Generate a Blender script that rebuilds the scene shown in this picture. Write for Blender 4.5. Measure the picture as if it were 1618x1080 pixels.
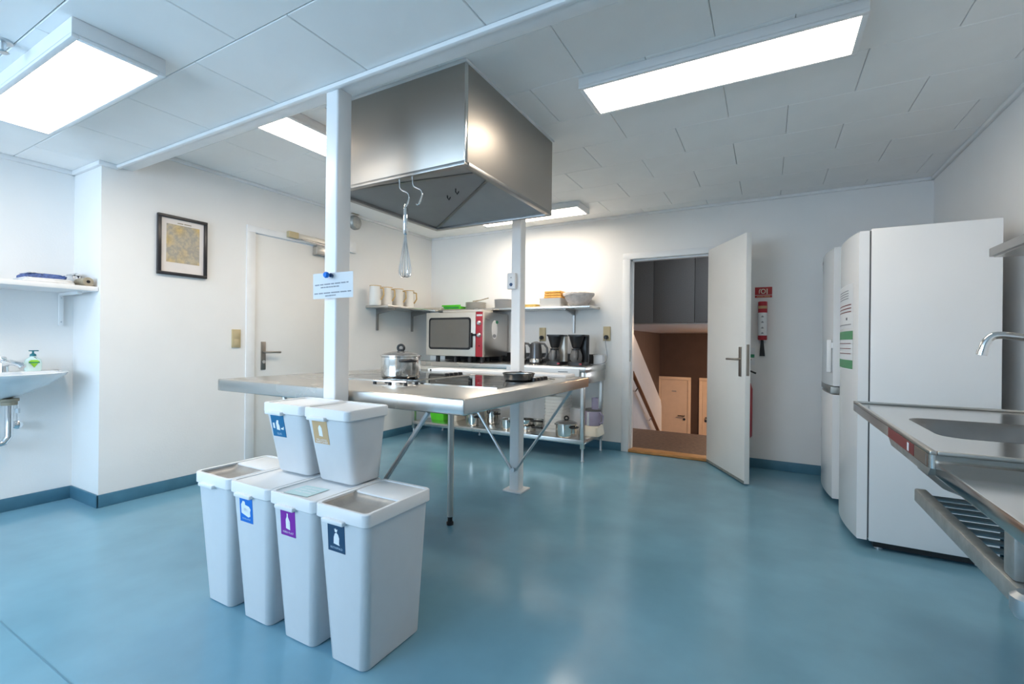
import bpy, bmesh, math, random
from mathutils import Vector, Matrix
random.seed(7)
for o in list(bpy.data.objects): bpy.data.objects.remove(o)
SC = bpy.context.scene
COL = SC.collection
R = math.radians

# ------------------------------------------------------------------ camera
F, YAW, ROLL, CX, CY, CH = 732.5, R(28.9), R(.6), 809, 540, 1.12
fw = Vector((-math.sin(YAW), math.cos(YAW), 0)); r0 = Vector((math.cos(YAW), math.sin(YAW), 0)); u0 = Vector((0, 0, 1))
RT = r0*math.cos(ROLL) + u0*math.sin(ROLL); UPV = -r0*math.sin(ROLL) + u0*math.cos(ROLL)
CAMP = Vector((0, 0, CH))
cd = bpy.data.cameras.new('camera'); cam = bpy.data.objects.new('camera', cd); COL.objects.link(cam)
cd.sensor_fit = 'HORIZONTAL'; cd.sensor_width = 36; cd.lens = F/1618*36; cd.clip_start = .02; cd.clip_end = 100
m = Matrix((RT, UPV, -fw)).transposed().to_4x4(); m.translation = CAMP
cam.matrix_world = m; SC.camera = cam
def ray(px, py): return RT*((px-CX)/F) - UPV*((py-CY)/F) + fw
def onx(px, py, x): d = ray(px, py); return CAMP + d*(x/d.x)
def ony(px, py, y): d = ray(px, py); return CAMP + d*(y/d.y)
def onz(px, py, z): d = ray(px, py); return CAMP + d*((z-CH)/d.z)

# ------------------------------------------------------------------ room measures
XL, XN, YN, YB, XR, YF = -3.85, -4.27, 1.36, 4.78, 1.13, -1.9
ZC, ZN, BY0, BY1 = 2.45, 2.28, 1.445, 1.535

# ------------------------------------------------------------------ world and light
vs = SC.view_settings; SC.display_settings.display_device = 'sRGB'
vs.view_transform = 'Standard'; vs.look = 'None'; vs.gamma = 1; vs.use_curve_mapping = False; vs.exposure = 0.70
LAMP_E, LAMP_C = 11.5, (1.0, .87, .72)
W = bpy.data.worlds.new('sky'); SC.world = W; W.use_nodes = True
bg = W.node_tree.nodes['Background']; bg.inputs[0].default_value = (.55, .76, 1.0, 1); bg.inputs[1].default_value = 2.5
def area(name, loc, rot, sx, sy, power, col):
    l = bpy.data.lights.new(name, 'AREA'); l.shape = 'RECTANGLE'; l.size = sx; l.size_y = sy; l.energy = power; l.color = col
    o = bpy.data.objects.new(name, l); COL.objects.link(o); o.location = loc; o.rotation_euler = rot; return o
# daylight entering by the window behind the camera
area('window_daylight', (-2.6, YF-.16, 1.45), (R(90), 0, 0), 2.6, 1.3, 44, (.58, .79, 1.0))

# ------------------------------------------------------------------ material helpers
def lin(c):
    return tuple(((v/255)/12.92 if v/255 <= .04045 else ((v/255+.055)/1.055)**2.4) for v in c) + (1,)
MATS = {}
def mat(name, col, rough=.5, metal=0, noise=0, nscale=8, stretch=(1, 1, 1), bump=0, bscale=200, spec=.5, trans=0, alpha=1, coat=0, emit=0, ecol=None, rnoise=0, ior=1.45):
    M = bpy.data.materials.new(name); M.use_nodes = True; nt = M.node_tree; b = nt.nodes['Principled BSDF']
    c = lin(col) if max(col[:3]) > 1.001 else tuple(col)+(1,)
    b.inputs['Base Color'].default_value = c; b.inputs['Roughness'].default_value = rough; b.inputs['Metallic'].default_value = metal
    b.inputs['Specular IOR Level'].default_value = spec; b.inputs['Transmission Weight'].default_value = trans; b.inputs['Alpha'].default_value = alpha
    b.inputs['Coat Weight'].default_value = coat; b.inputs['IOR'].default_value = ior
    if emit:
        b.inputs['Emission Color'].default_value = tuple(ecol)+(1,); b.inputs['Emission Strength'].default_value = emit
    tc = nt.nodes.new('ShaderNodeTexCoord'); mp = nt.nodes.new('ShaderNodeMapping'); mp.inputs['Scale'].default_value = stretch
    nt.links.new(tc.outputs['Object'], mp.inputs[0])
    nz = nt.nodes.new('ShaderNodeTexNoise'); nz.inputs['Scale'].default_value = nscale; nz.inputs['Detail'].default_value = 4
    nt.links.new(mp.outputs[0], nz.inputs[0])
    if noise or not (rnoise or bump):
        k = noise or .03
        r = nt.nodes.new('ShaderNodeValToRGB'); r.color_ramp.elements[0].position = .3; r.color_ramp.elements[1].position = .7
        r.color_ramp.elements[0].color = tuple(v*(1-k) for v in c[:3])+(1,); r.color_ramp.elements[1].color = tuple(min(1, v*(1+k)) for v in c[:3])+(1,)
        nt.links.new(nz.outputs[0], r.inputs[0]); nt.links.new(r.outputs[0], b.inputs['Base Color'])
    if rnoise:
        mr = nt.nodes.new('ShaderNodeMapRange'); mr.inputs['From Min'].default_value = .3; mr.inputs['From Max'].default_value = .7
        mr.inputs['To Min'].default_value = max(.02, rough-rnoise); mr.inputs['To Max'].default_value = rough+rnoise
        nt.links.new(nz.outputs[0], mr.inputs[0]); nt.links.new(mr.outputs[0], b.inputs['Roughness'])
    if bump:
        n2 = nt.nodes.new('ShaderNodeTexNoise'); n2.inputs['Scale'].default_value = bscale; nt.links.new(mp.outputs[0], n2.inputs[0])
        bp = nt.nodes.new('ShaderNodeBump'); bp.inputs['Strength'].default_value = bump; bp.inputs['Distance'].default_value = .004
        nt.links.new(n2.outputs[0], bp.inputs['Height']); nt.links.new(bp.outputs[0], b.inputs['Normal'])
    MATS[name] = M; return M
mat('wall', (.86, .85, .835), .75, noise=.015, nscale=3, bump=.12, bscale=90)
mat('ceil', (.90, .90, .89), .6, noise=.015, nscale=5)
mat('groove', (.35, .36, .36), .8)
mat('lino', (.17, .35, .46), .17, noise=.09, nscale=3.0, stretch=(1, 1, 1), rnoise=0, bump=.025, bscale=14, spec=.6)
mat('weld', (.10, .24, .33), .35)
mat('skirt', (.07, .19, .27), .4, noise=.1, nscale=10)
mat('trimwhite', (.84, .84, .84), .4)
mat('paint', (.83, .83, .83), .3, noise=.01)
mat('doorpaint', (.80, .785, .755), .4, noise=.012, nscale=4)
mat('steel', (.60, .575, .54), .30, 1, noise=.012, nscale=3, stretch=(1, 1, 5), rnoise=.03)
mat('steeltop', (.64, .62, .59), .27, 1, noise=.006, nscale=2, stretch=(1, 1, 1), rnoise=.03)
mat('hoodsteel', (.46, .425, .385), .41, 1, noise=.012, nscale=2, rnoise=.03)
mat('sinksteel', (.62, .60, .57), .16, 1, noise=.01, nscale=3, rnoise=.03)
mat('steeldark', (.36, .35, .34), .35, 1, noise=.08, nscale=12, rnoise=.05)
mat('steelgrey', (.33, .345, .36), .45, .6, noise=.06, nscale=5)
mat('galv', (.42, .42, .40), .5, .8, noise=.15, nscale=30, bump=.2, bscale=60)
mat('chrome', (.78, .79, .80), .1, 1, noise=.02)
mat('polished', (.74, .71, .67), .13, 1, noise=.03, nscale=6)
mat('zinc', (.58, .61, .63), .35, .9, noise=.06, nscale=20)
mat('bin', (.66, .68, .70), .42, noise=.012, nscale=20, bump=.03, bscale=300)
mat('binlid', (.77, .78, .79), .38, noise=.012, nscale=20)
mat('bagfilm', (.30, .285, .265), .3, noise=.25, nscale=14, stretch=(1, 1, .3))
mat('enamel', (.82, .82, .82), .22, noise=.008, nscale=3)
mat('enamelmatte', (.80, .805, .81), .35, noise=.01, nscale=3)
mat('porcelain', (.86, .87, .88), .12, noise=.008)
mat('blackglass', (.012, .013, .015), .05, noise=.1, coat=.5)
mat('ovenglass', (.17, .155, .135), .05, noise=.02, spec=.8)
mat('black', (.018, .018, .02), .35, noise=.1)
mat('rubber', (.03, .03, .032), .6, noise=.1)
mat('darkgrey', (.12, .12, .125), .4, noise=.1)
mat('kettlebody', (.12, .12, .125), .28, .7, noise=.1)
mat('cream', (.70, .655, .58), .35, .35, noise=.03, nscale=8)
mat('red', (.50, .035, .05), .35, noise=.08)
mat('redsign', (.42, .03, .035), .45, noise=.06)
mat('paper', (.82, .83, .85), .6, noise=.01)
mat('ink', (.10, .10, .12), .6)
mat('inkgrey', (.32, .33, .36), .6)
mat('whiteprint', (.86, .88, .9), .5)
mat('printdim', (.52, .66, .80), .5)
mat('st_teal', (.012, .15, .32), .4); mat('st_tan', (.60, .40, .21), .45); mat('st_blue', (.005, .16, .60), .4)
mat('st_mag', (.23, .01, .34), .4); mat('st_navy', (.012, .055, .12), .4); mat('st_mint', (.55, .72, .72), .5)
mat('green', (.10, .62, .03), .4, noise=.1); mat('greentape', (.12, .33, .17), .5); mat('darkgreen', (.03, .26, .13), .4)
mat('beige', (.55, .45, .27), .45, noise=.06); mat('socketdark', (.05, .045, .04), .5)
mat('gold', (.62, .42, .18), .4, .3, noise=.1); mat('ceramic', (.84, .82, .78), .25, noise=.02)
mat('orange', (.78, .40, .09), .6, noise=.25, nscale=60); mat('yellow', (.85, .58, .16), .5, noise=.1)
mat('clothgrey', (.62, .57, .54), .7, noise=.15, nscale=25, bump=.3, bscale=40)
mat('clothblue', (.09, .14, .34), .8, noise=.4, nscale=60, bump=.4, bscale=60); mat('clothwhite', (.78, .77, .76), .8, noise=.08, nscale=20, bump=.3, bscale=50)
mat('taupe', (.34, .29, .21), .6, noise=.15, nscale=30)
mat('framedark', (.022, .022, .026), .3, noise=.1); mat('mount', (.80, .75, .72), .5)
mat('teal', (.015, .17, .21), .3); mat('soapbody', (.66, .82, .78), .15, noise=.02, spec=.6); mat('soaplabel', (.30, .62, .04), .4, noise=.2, nscale=40)
mat('bluemag', (.003, .15, .62), .25, noise=.05); mat('bluedark', (.02, .06, .16), .3)
mat('purpleplastic', (.36, .32, .44), .15, noise=.1, spec=.7); mat('creamplastic', (.78, .72, .60), .35, noise=.02)
mat('glass', (.85, .88, .86), .03, trans=.95, noise=.01)
mat('glassgrey', (.30, .30, .30), .08, trans=.5, noise=.05)
mat('oak', (.46, .22, .07), .45, noise=.3, nscale=12, stretch=(1, 8, 8)); mat('handrail', (.26, .11, .05), .4, noise=.2, nscale=10)
mat('landing', (.16, .092, .06), .5, noise=.3, nscale=25, bump=.2, bscale=120)
mat('bulkhead', (.17, .17, .17), .85, noise=.12, nscale=120, bump=.2, bscale=300)
mat('brownwall', (.075, .047, .038), .7, noise=.06, nscale=5); mat('mauvewall', (.11, .085, .083), .7, noise=.05, nscale=5)
mat('stairwhite', (.66, .68, .72), .5); mat('fardoor', (.78, .62, .48), .45)
mat('redbrown', (.20, .03, .03), .4); mat('steelplate', (.40, .36, .32), .35, 1, noise=.1)
def lampmat(name, e, c):
    return mat(name, (.9, .9, .88), .6, emit=e, ecol=c)
lampmat('lampglow', LAMP_E, LAMP_C); lampmat('hallglow', 240, (1, .64, .38)); lampmat('stairglow', 30, (.80, .90, 1.0)); lampmat('landingglow', 32, (.88, .94, 1.0))
# brown floral print in muted yellow and grey for the framed picture
def print_mat():
    M = mat('print', (.42, .38, .30), .6); nt = M.node_tree; b = nt.nodes['Principled BSDF']
    tc = nt.nodes.new('ShaderNodeTexCoord'); v = nt.nodes.new('ShaderNodeTexVoronoi'); v.inputs['Scale'].default_value = 9
    n = nt.nodes.new('ShaderNodeTexNoise'); n.inputs['Scale'].default_value = 45; n.inputs['Detail'].default_value = 3
    nt.links.new(tc.outputs['Object'], v.inputs[0]); nt.links.new(tc.outputs['Object'], n.inputs[0])
    r1 = nt.nodes.new('ShaderNodeValToRGB'); e = r1.color_ramp.elements
    e[0].position = .15; e[0].color = (.66, .44, .12, 1); e[1].position = .55; e[1].color = (.40, .37, .33, 1)
    r2 = nt.nodes.new('ShaderNodeValToRGB'); e = r2.color_ramp.elements
    e[0].position = .4; e[0].color = (.35, .32, .27, 1); e[1].position = .62; e[1].color = (.66, .54, .32, 1)
    mx = nt.nodes.new('ShaderNodeMix'); mx.data_type = 'RGBA'; mx.inputs[0].default_value = .5
    nt.links.new(v.outputs['Distance'], r1.inputs[0]); nt.links.new(n.outputs[0], r2.inputs[0])
    nt.links.new(r1.outputs[0], mx.inputs[6]); nt.links.new(r2.outputs[0], mx.inputs[7]); nt.links.new(mx.outputs[2], b.inputs['Base Color'])
print_mat()

# ------------------------------------------------------------------ mesh helpers
def nb(): return bmesh.new()
def merge(bm, t):
    me = bpy.data.meshes.new('t'); t.to_mesh(me); t.free(); bm.from_mesh(me); bpy.data.meshes.remove(me); return bm
def box(bm, x0, x1, y0, y1, z0, z1, bev=0, seg=2):
    t = bmesh.new(); bmesh.ops.create_cube(t, size=1)
    for v in t.verts: v.co = Vector(((x0+x1)/2 + v.co.x*(x1-x0), (y0+y1)/2 + v.co.y*(y1-y0), (z0+z1)/2 + v.co.z*(z1-z0)))
    if bev: bmesh.ops.bevel(t, geom=list(t.edges), offset=bev, segments=seg, profile=.5, affect='EDGES')
    return merge(bm, t)
def loft(bm, loops, cap0=True, cap1=True):
    n = len(loops[0]); rows = [[bm.verts.new(p) for p in L] for L in loops]
    for a, b in zip(rows, rows[1:]):
        for i in range(n): bm.faces.new((a[i], a[(i+1) % n], b[(i+1) % n], b[i]))
    if cap0: bm.faces.new(list(reversed(rows[0])))
    if cap1: bm.faces.new(rows[-1])
    return bm
def rr(x0, x1, y0, y1, r, z, n=5):
    out = []
    for cx, cy, a0 in ((x1-r, y1-r, 0), (x0+r, y1-r, 90), (x0+r, y0+r, 180), (x1-r, y0+r, 270)):
        for k in range(n+1):
            a = R(a0 + 90*k/n); out.append(Vector((cx + r*math.cos(a), cy + r*math.sin(a), z)))
    return out
def lathe(bm, prof, c=(0, 0, 0), n=28, mtx=None, cap0=True, cap1=True):
    c = Vector(c); loops = []
    for r, z in prof:
        L = [Vector((r*math.cos(2*math.pi*k/n), r*math.sin(2*math.pi*k/n), z)) for k in range(n)]
        if mtx: L = [mtx @ p for p in L]
        loops.append([p + c for p in L])
    return loft(bm, loops, cap0, cap1)
AX = Matrix.Rotation(R(90), 3, 'Y'); AY = Matrix.Rotation(R(-90), 3, 'X')   # z axis -> +x , z axis -> +y
def cyl(bm, c, r, h, axis='z', n=20, r2=None):
    return lathe(bm, [(r, 0), (r if r2 is None else r2, h)], c, n, {'z': None, 'x': AX, 'y': AY}[axis])
def tube(bm, pts, r, n=8, closed=False):
    pts = [Vector(p) for p in pts]; loops = []; N = len(pts); up = None
    for i, p in enumerate(pts):
        if closed: t = (pts[(i+1) % N]-pts[i-1]).normalized()
        else: t = (pts[min(i+1, N-1)]-pts[max(i-1, 0)]).normalized()
        if up is None: up = t.orthogonal().normalized()
        up = (up - t*up.dot(t)).normalized(); s = t.cross(up); rad = r[i] if isinstance(r, (list, tuple)) else r
        loops.append([p + (up*math.cos(2*math.pi*k/n) + s*math.sin(2*math.pi*k/n))*rad for k in range(n)])
    if closed:
        loops.append(loops[0]); loft(bm, loops, False, False)
    else: loft(bm, loops)
    return bm
def prism(bm, poly, ext):
    ext = Vector(ext); a = [Vector(p) for p in poly]; return loft(bm, [a, [p+ext for p in a]])
def bez(p0, p1, p2, p3, n=10):
    out = []
    for k in range(n+1):
        t = k/n; out.append(Vector(p0)*(1-t)**3 + Vector(p1)*3*t*(1-t)**2 + Vector(p2)*3*t*t*(1-t) + Vector(p3)*t**3)
    return out
OFF = {}
def top(o, label=None, cat=None, group=None, kind=None):
    if label: o['label'] = label
    if cat: o['category'] = cat
    if group: o['group'] = group
    if kind: o['kind'] = kind
    return o
def obj(name, bm, m, parent=None, smooth=40, loc=None):
    bmesh.ops.recalc_face_normals(bm, faces=bm.faces)
    off = Vector((0, 0, 0))
    if parent is not None: off = OFF.get(parent.name, off)
    elif loc is not None: off = Vector(loc)
    if off.length: bmesh.ops.translate(bm, verts=bm.verts, vec=-off)
    me = bpy.data.meshes.new(name); bm.to_mesh(me); bm.free()
    if smooth:
        me.polygons.foreach_set('use_smooth', [True]*len(me.polygons)); me.set_sharp_from_angle(angle=R(smooth))
    me.materials.append(MATS[m]); o = bpy.data.objects.new(name, me); COL.objects.link(o)
    if parent is not None: o.parent = parent
    elif loc is not None: o.location = loc
    OFF[o.name] = off
    return o
def thing(name, label, cat, loc=(0, 0, 0), group=None, kind=None, local=False):
    o = bpy.data.objects.new(name, None); COL.objects.link(o); o.location = loc; o.empty_display_size = .1
    OFF[o.name] = Vector((0, 0, 0)) if local else Vector(loc)
    return top(o, label, cat, group, kind)
def struct(name, bm, m, label, cat, loc=None):
    return top(obj(name, bm, m, None, loc=loc), label, cat, kind='structure')
def text_bm(body, size, origin, u, v, align='CENTER', push=.0):
    c = bpy.data.curves.new('t', 'FONT'); c.body = body; c.size = size; c.align_x = align; c.align_y = 'CENTER'; c.resolution_u = 2
    o = bpy.data.objects.new('t', c); COL.objects.link(o); bpy.context.view_layer.update()
    me = bpy.data.meshes.new_from_object(o.evaluated_get(bpy.context.evaluated_depsgraph_get()))
    bpy.data.objects.remove(o); bpy.data.curves.remove(c)
    u = Vector(u).normalized(); v = Vector(v).normalized(); nrm = u.cross(v); origin = Vector(origin)
    bm = bmesh.new(); bm.from_mesh(me); bpy.data.meshes.remove(me)
    for w in bm.verts: w.co = origin + u*w.co.x + v*w.co.y + nrm*push
    return bm

# ================================================================== STRUCTURE
bm = nb(); box(bm, XN-.1, XR+.1, YF-.1, YB, -.08, 0)
FLOOR = struct('floor', bm, 'lino', 'blue linoleum floor with a soft sheen', 'floor')
ys = onz(50, 1025, 0).y
for y in (ys,): obj('weld_seam', box(nb(), XN, XR, y-.003, y+.003, -.004, .0006), 'weld', FLOOR, 0)

bm = nb(); T = .12
box(bm, XL-T, XL, YN, 2.36, 0, ZC+.1); box(bm, XL-T, XL, 3.36, YB+T, 0, ZC+.1); box(bm, XL-T, XL, 2.36, 3.36, 2.06, ZC+.1)
struct('wall_left', bm, 'wall', 'white wall with the framed picture and closed door', 'wall')
bm = nb(); box(bm, XN-T, XN, YF, YN, 0, ZN+.1); box(bm, XN-T, XL-T, YN, YN+T, 0, ZN+.1)
struct('wall_niche', bm, 'wall', 'recessed white wall behind the washbasin', 'wall')
DX0, DX1, DZ = -1.25, -.47, 1.985     # clear opening of the open door
bm = nb(); box(bm, XL, DX0-.02, YB, YB+T, 0, ZC+.1); box(bm, DX1+.02, XR+T, YB, YB+T, 0, ZC+.1); box(bm, DX0-.02, DX1+.02, YB, YB+T, DZ+.02, ZC+.1)
struct('wall_back', bm, 'wall', 'white back wall with the open doorway', 'wall')
bm = nb(); box(bm, XR, XR+T, YF, YB, 0, ZC+.1)
struct('wall_right', bm, 'wall', 'white wall behind the fridges and the sink worktop', 'wall')
bm = nb(); WX0, WX1, WZ0, WZ1 = -3.9, -1.3, .85, 2.1
box(bm, XN-T, WX0, YF-T, YF, 0, ZN+.1); box(bm, WX1, XR+T, YF-T, YF, 0, ZN+.1); box(bm, WX0, WX1, YF-T, YF, 0, WZ0); box(bm, WX0, WX1, YF-T, YF, WZ1, ZN+.1)
struct('wall_front', bm, 'wall', 'white wall with the window, behind the viewer', 'wall')
wr = thing('window_1', 'wide white framed window behind the viewer', 'window', (WX0, YF, WZ0), kind='structure')
for x in (WX0, WX0+.86, WX0+1.72, WX1-.05): obj('window_frame', box(nb(), x, x+.05, YF-.09, YF-.03, WZ0, WZ1), 'paint', wr, 0)
for z in (WZ0, WZ1-.05): obj('window_frame', box(nb(), WX0, WX1, YF-.09, YF-.03, z, z+.05), 'paint', wr, 0)

# ceilings built of panels in running bond
def ceiling(name, x0, x1, y0, y1, z, yrow, label, joint):
    bm = nb(); box(bm, x0-.02, x1+.02, y0, y1, z+.014, z+.1)
    c = struct(name, bm, 'groove', label, 'ceiling')
    cache = {}; ry = .405; i = 0; y = yrow
    while y > y0: y -= ry; i += 1
    while y < y1:
        a, b = max(y, y0), min(y+ry, y1)
        if b-a > .02:
            x = joint + (.3 if (round((y-yrow)/ry) % 2) else 0)
            while x > x0: x -= .6
            while x < x1:
                p, q = max(x, x0), min(x+.6, x1)
                if q-p > .01:
                    key = (round(q-p, 3), round(b-a, 3))
                    if key not in cache:
                        w, d = q-p, b-a; g = .0011
                        t = nb(); rows = [[(g, g), (w-g, g), (w-g, d-g), (g, d-g)], [(g+.003, g+.003), (w-g-.003, g+.003), (w-g-.003, d-g-.003), (g+.003, d-g-.003)]]
                        loft(t, [[(*v, .014) for v in rows[0]], [(*v, .003) for v in rows[0]], [(*v, 0) for v in rows[1]]])
                        o = obj('ceiling_panel', t, 'ceil', c, 0); cache[key] = o.data
                    else:
                        o = bpy.data.objects.new('ceiling_panel', cache[key]); COL.objects.link(o); o.parent = c
                    o.location = (p, a, z)
                x += .6
        y += ry
    return c
ceiling('ceiling', XL, XR, BY1, YB, ZC, 2.18, 'white panelled ceiling over the cooking island', .087-1.2)
ceiling('ceiling_lower', XN, XR, YF, BY0, ZN, 1.055, 'lower white panelled ceiling nearest the viewer', -2.118)
bm = nb(); box(bm, XL, XR, BY0, BY1, ZN-.012, ZC+.08, .006); box(bm, XL, XR, BY0-.012, BY0+.012, ZN-.022, ZN-.002, .004)
struct('trim_1', bm, 'trimwhite', 'white beam edge where the lower ceiling ends above the column', 'beam')
bm = nb(); box(bm, XL, XL+.022, BY1, YB, ZC-.026, ZC, .004); box(bm, XL, XR, YB-.022, YB, ZC-.026, ZC, .004); box(bm, XR-.022, XR, BY1, YB, ZC-.026, ZC, .004)
struct('trim_2', bm, 'trimwhite', 'thin white moulding round the edge of the higher ceiling', 'moulding')
bm = nb(); box(bm, XN, XN+.022, YF, YN, ZN-.03, ZN, .004); box(bm, XN, XL, YN-.022, YN, ZN-.03, ZN, .004); box(bm, XL, XL+.022, YN-.022, BY0, ZN-.03, ZN, .004)
struct('trim_3', bm, 'trimwhite', 'thin white moulding above the washbasin niche', 'moulding')
SH = .085
def skirt(name, label, segs):
    bm = nb()
    for s in segs: box(bm, *s, 0, SH, .004)
    struct(name, bm, 'skirt', label, 'skirting')
skirt('baseboard_left', 'dark teal skirting along the wall under the framed picture', [(XL, XL+.012, YN-.012, 2.31), (XL, XL+.012, 3.41, YB)])
skirt('baseboard_niche', 'dark teal skirting under the washbasin', [(XN, XN+.012, YF, YN), (XN, XL+.012, YN-.012, YN)])
skirt('baseboard_back', 'dark teal skirting along the back wall', [(XL, DX0-.08, YB-.012, YB), (DX1+.08, XR, YB-.012, YB)])
skirt('baseboard_right', 'dark teal skirting behind the fridges', [(XR-.012, XR, YF, YB)])

# closed door in the left wall
d1 = thing('door_1', 'closed white door behind the front column, with a door closer', 'door', (XL, 2.36, 0), kind='structure')
bm = nb(); box(bm, XL-.09, XL+.014, 2.33, 2.405, 0, 2.03, .003); box(bm, XL-.09, XL+.014, 3.315, 3.39, 0, 2.03, .003); box(bm, XL-.09, XL+.014, 2.33, 3.39, 2.0301, 2.085, .003)
obj('door_frame', bm, 'trimwhite', d1)
obj('door_leaf', box(nb(), XL-.045, XL-.003, 2.411, 3.309, .008, 2.024, .003), 'doorpaint', d1)
hp = obj('lock_plate', box(nb(), XL-.005, XL+.004, 2.468, 2.512, .855, 1.10, .003), 'steelplate', d1)
obj('door_handle', tube(nb(), [(XL, 2.49, 1.01), (XL+.045, 2.49, 1.01), (XL+.052, 2.50, 1.01), (XL+.052, 2.62, 1.008)], .009), 'steelplate', d1)
obj('thumb_turn', cyl(nb(), (XL, 2.49, .925), .015, .012, 'x'), 'chrome', d1)
dc = thing('door_closer', 'beige steel door closer along the top of the closed door', 'door closer', (XL+.014, 2.70, 2.05))
obj('closer_rail', box(nb(), XL+.0141, XL+.05, 2.70, 3.14, 2.055, 2.10, .005), 'cream', dc)
obj('end_cap', box(nb(), XL+.0141, XL+.055, 2.69, 2.79, 2.05, 2.105, .005), 'beige', dc)
obj('closer_body', box(nb(), XL+.003, XL+.06, 2.98, 3.22, 1.945, 2.03, .006), 'steel', dc)
obj('closer_arm', prism(nb(), [(XL+.05, 2.82, 2.053), (XL+.05, 3.1, 2.045), (XL+.05, 3.1, 2.035), (XL+.05, 2.82, 2.045)], (.012, 0, 0)), 'steeldark', dc)

# doorway with open door in the back wall
d2 = thing('door_2', 'white door standing open into the room beside the fire blanket', 'door', (DX1, YB, 0), kind='structure')
bm = nb(); box(bm, DX0-.075, DX0, YB-.016, YB+T+.01, 0, DZ, .003); box(bm, DX1, DX1+.075, YB-.016, YB+T+.01, 0, DZ, .003); box(bm, DX0-.075, DX1+.075, YB-.016, YB+T+.01, DZ+.0001, DZ+.06, .003)
box(bm, DX0, DX0+.015, YB+.04, YB+.10, 0, DZ); box(bm, DX0, DX1, YB+.04, YB+.10, DZ-.015, DZ)
obj('door_frame', bm, 'trimwhite', d2)
obj('threshold', box(nb(), DX0, DX1, YB-.03, YB+T, .002, .03, .006), 'oak', d2)
obj('strike_plate', box(nb(), DX0, DX0+.003, YB+.0, YB+.03, .93, 1.05), 'steelplate', d2)
A = math.atan2(4.136-(YB-.02), -.119-(DX1+.005)); LW = math.hypot(4.136-(YB-.02), -.119-(DX1+.005))
RM = Matrix.Translation((DX1+.005, YB-.02, 0)) @ Matrix.Rotation(A, 4, 'Z')
def leafpart(name, bm, m, par=None):
    bm.transform(RM); return obj(name, bm, m, par or d2)
leaf = leafpart('door_leaf', box(nb(), 0, LW, -.042, 0, .012, 2.01, .003), 'doorpaint')
leafpart('kick_strip', box(nb(), .005, LW-.002, -.0445, -.0421, .013, .035), 'galv', leaf)
leafpart('lock_plate', box(nb(), LW-.10, LW-.058, -.048, -.0422, .86, 1.10, .002), 'steelplate', leaf)
leafpart('lock_face', box(nb(), LW-.001, LW+.002, -.034, -.010, .87, 1.12, .0008), 'steelplate', leaf)
leafpart('door_handle', tube(nb(), [(LW-.079, -.045, 1.0), (LW-.079, -.088, 1.0), (LW-.085, -.094, 1.0), (LW-.21, -.094, .998)], .009), 'steelplate', leaf)
leafpart('door_handle', tube(nb(), [(LW-.079, 0, 1.0), (LW-.079, .044, 1.0), (LW-.085, .05, 1.0), (LW-.21, .05, .998)], .009), 'steelplate', leaf)

# hallway beyond the doorway
LY = 6.14
bm = nb(); box(bm, -2.4, .8, YB, LY, -.15, 0)
for k in range(9): box(bm, -1.52, .2, LY+k*.27, LY+(k+1)*.27, -1.75, -(k+1)*.187)
struct('floor_landing', bm, 'landing', 'brown landing floor beyond the open doorway', 'floor')
struct('floor_hall', box(nb(), -2.4, .8, LY, 11.7, -1.83, -1.75), 'landing', 'lower hall floor at the foot of the stairs', 'floor')
bm = nb(); box(bm, -2.4, .8, 11.6, 11.7, -1.75, 1.5)
struct('wall_hall', bm, 'brownwall', 'dark brown wall with two hall doors, seen through the doorway', 'wall')
struct('wall_stair', box(nb(), -2.45, -2.3, YB+T, 11.6, -1.75, 2.6), 'mauvewall', 'mauve side wall of the stairwell', 'wall')
struct('wall_stair_right', box(nb(), .7, .8, YB+T, 11.6, -1.75, 2.6), 'mauvewall', 'side wall of the stairwell hidden behind the door', 'wall')
bk = thing('ceiling_bulkhead', 'dark grey panelled bulkhead hanging over the stairs', 'bulkhead', (-2.3, LY, 1.4), kind='structure')
for x0, x1 in ((-2.3, -1.305), (-1.30, -.805), (-.80, -.15), (-.145, .7)): obj('bulkhead_panel', box(nb(), x0, x1, LY, LY+.1, 1.385, 2.6, .004), 'bulkhead', bk)
obj('soffit', box(nb(), -2.3, .7, LY+.1, 11.6, 1.37, 1.47), 'ceil', bk)
struct('ceiling_landing', box(nb(), -2.4, .8, YB+T, LY+.1, 2.5, 2.6), 'ceil', 'ceiling above the landing', 'ceiling')
bm = nb(); prism(bm, [(-1.66, LY+.02, 1.27), (-1.66, 8.05, .16), (-1.66, 8.12, .05), (-1.66, 8.16, -1.75), (-1.66, LY+.02, -1.75)], (.09, 0, 0))
struct('wall_balustrade', bm, 'stairwhite', 'white sloping stair wall going down behind the doorway', 'stair wall')
hr = thing('handrail', 'brown wooden handrail on the white stair wall', 'handrail', (-1.52, 6.3, .7))
obj('rail', tube(nb(), [onx(999, 588, -1.50), onx(1044, 690, -1.50)], .026, 10), 'handrail', hr)
for p in ((1008, 612), (1029, 659)):
    q = onx(*p, -1.50); obj('bracket', tube(nb(), [q, q+Vector((-.03, 0, -.05)), q+Vector((-.085, 0, -.05))], .009, 6), 'chrome', hr)
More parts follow.
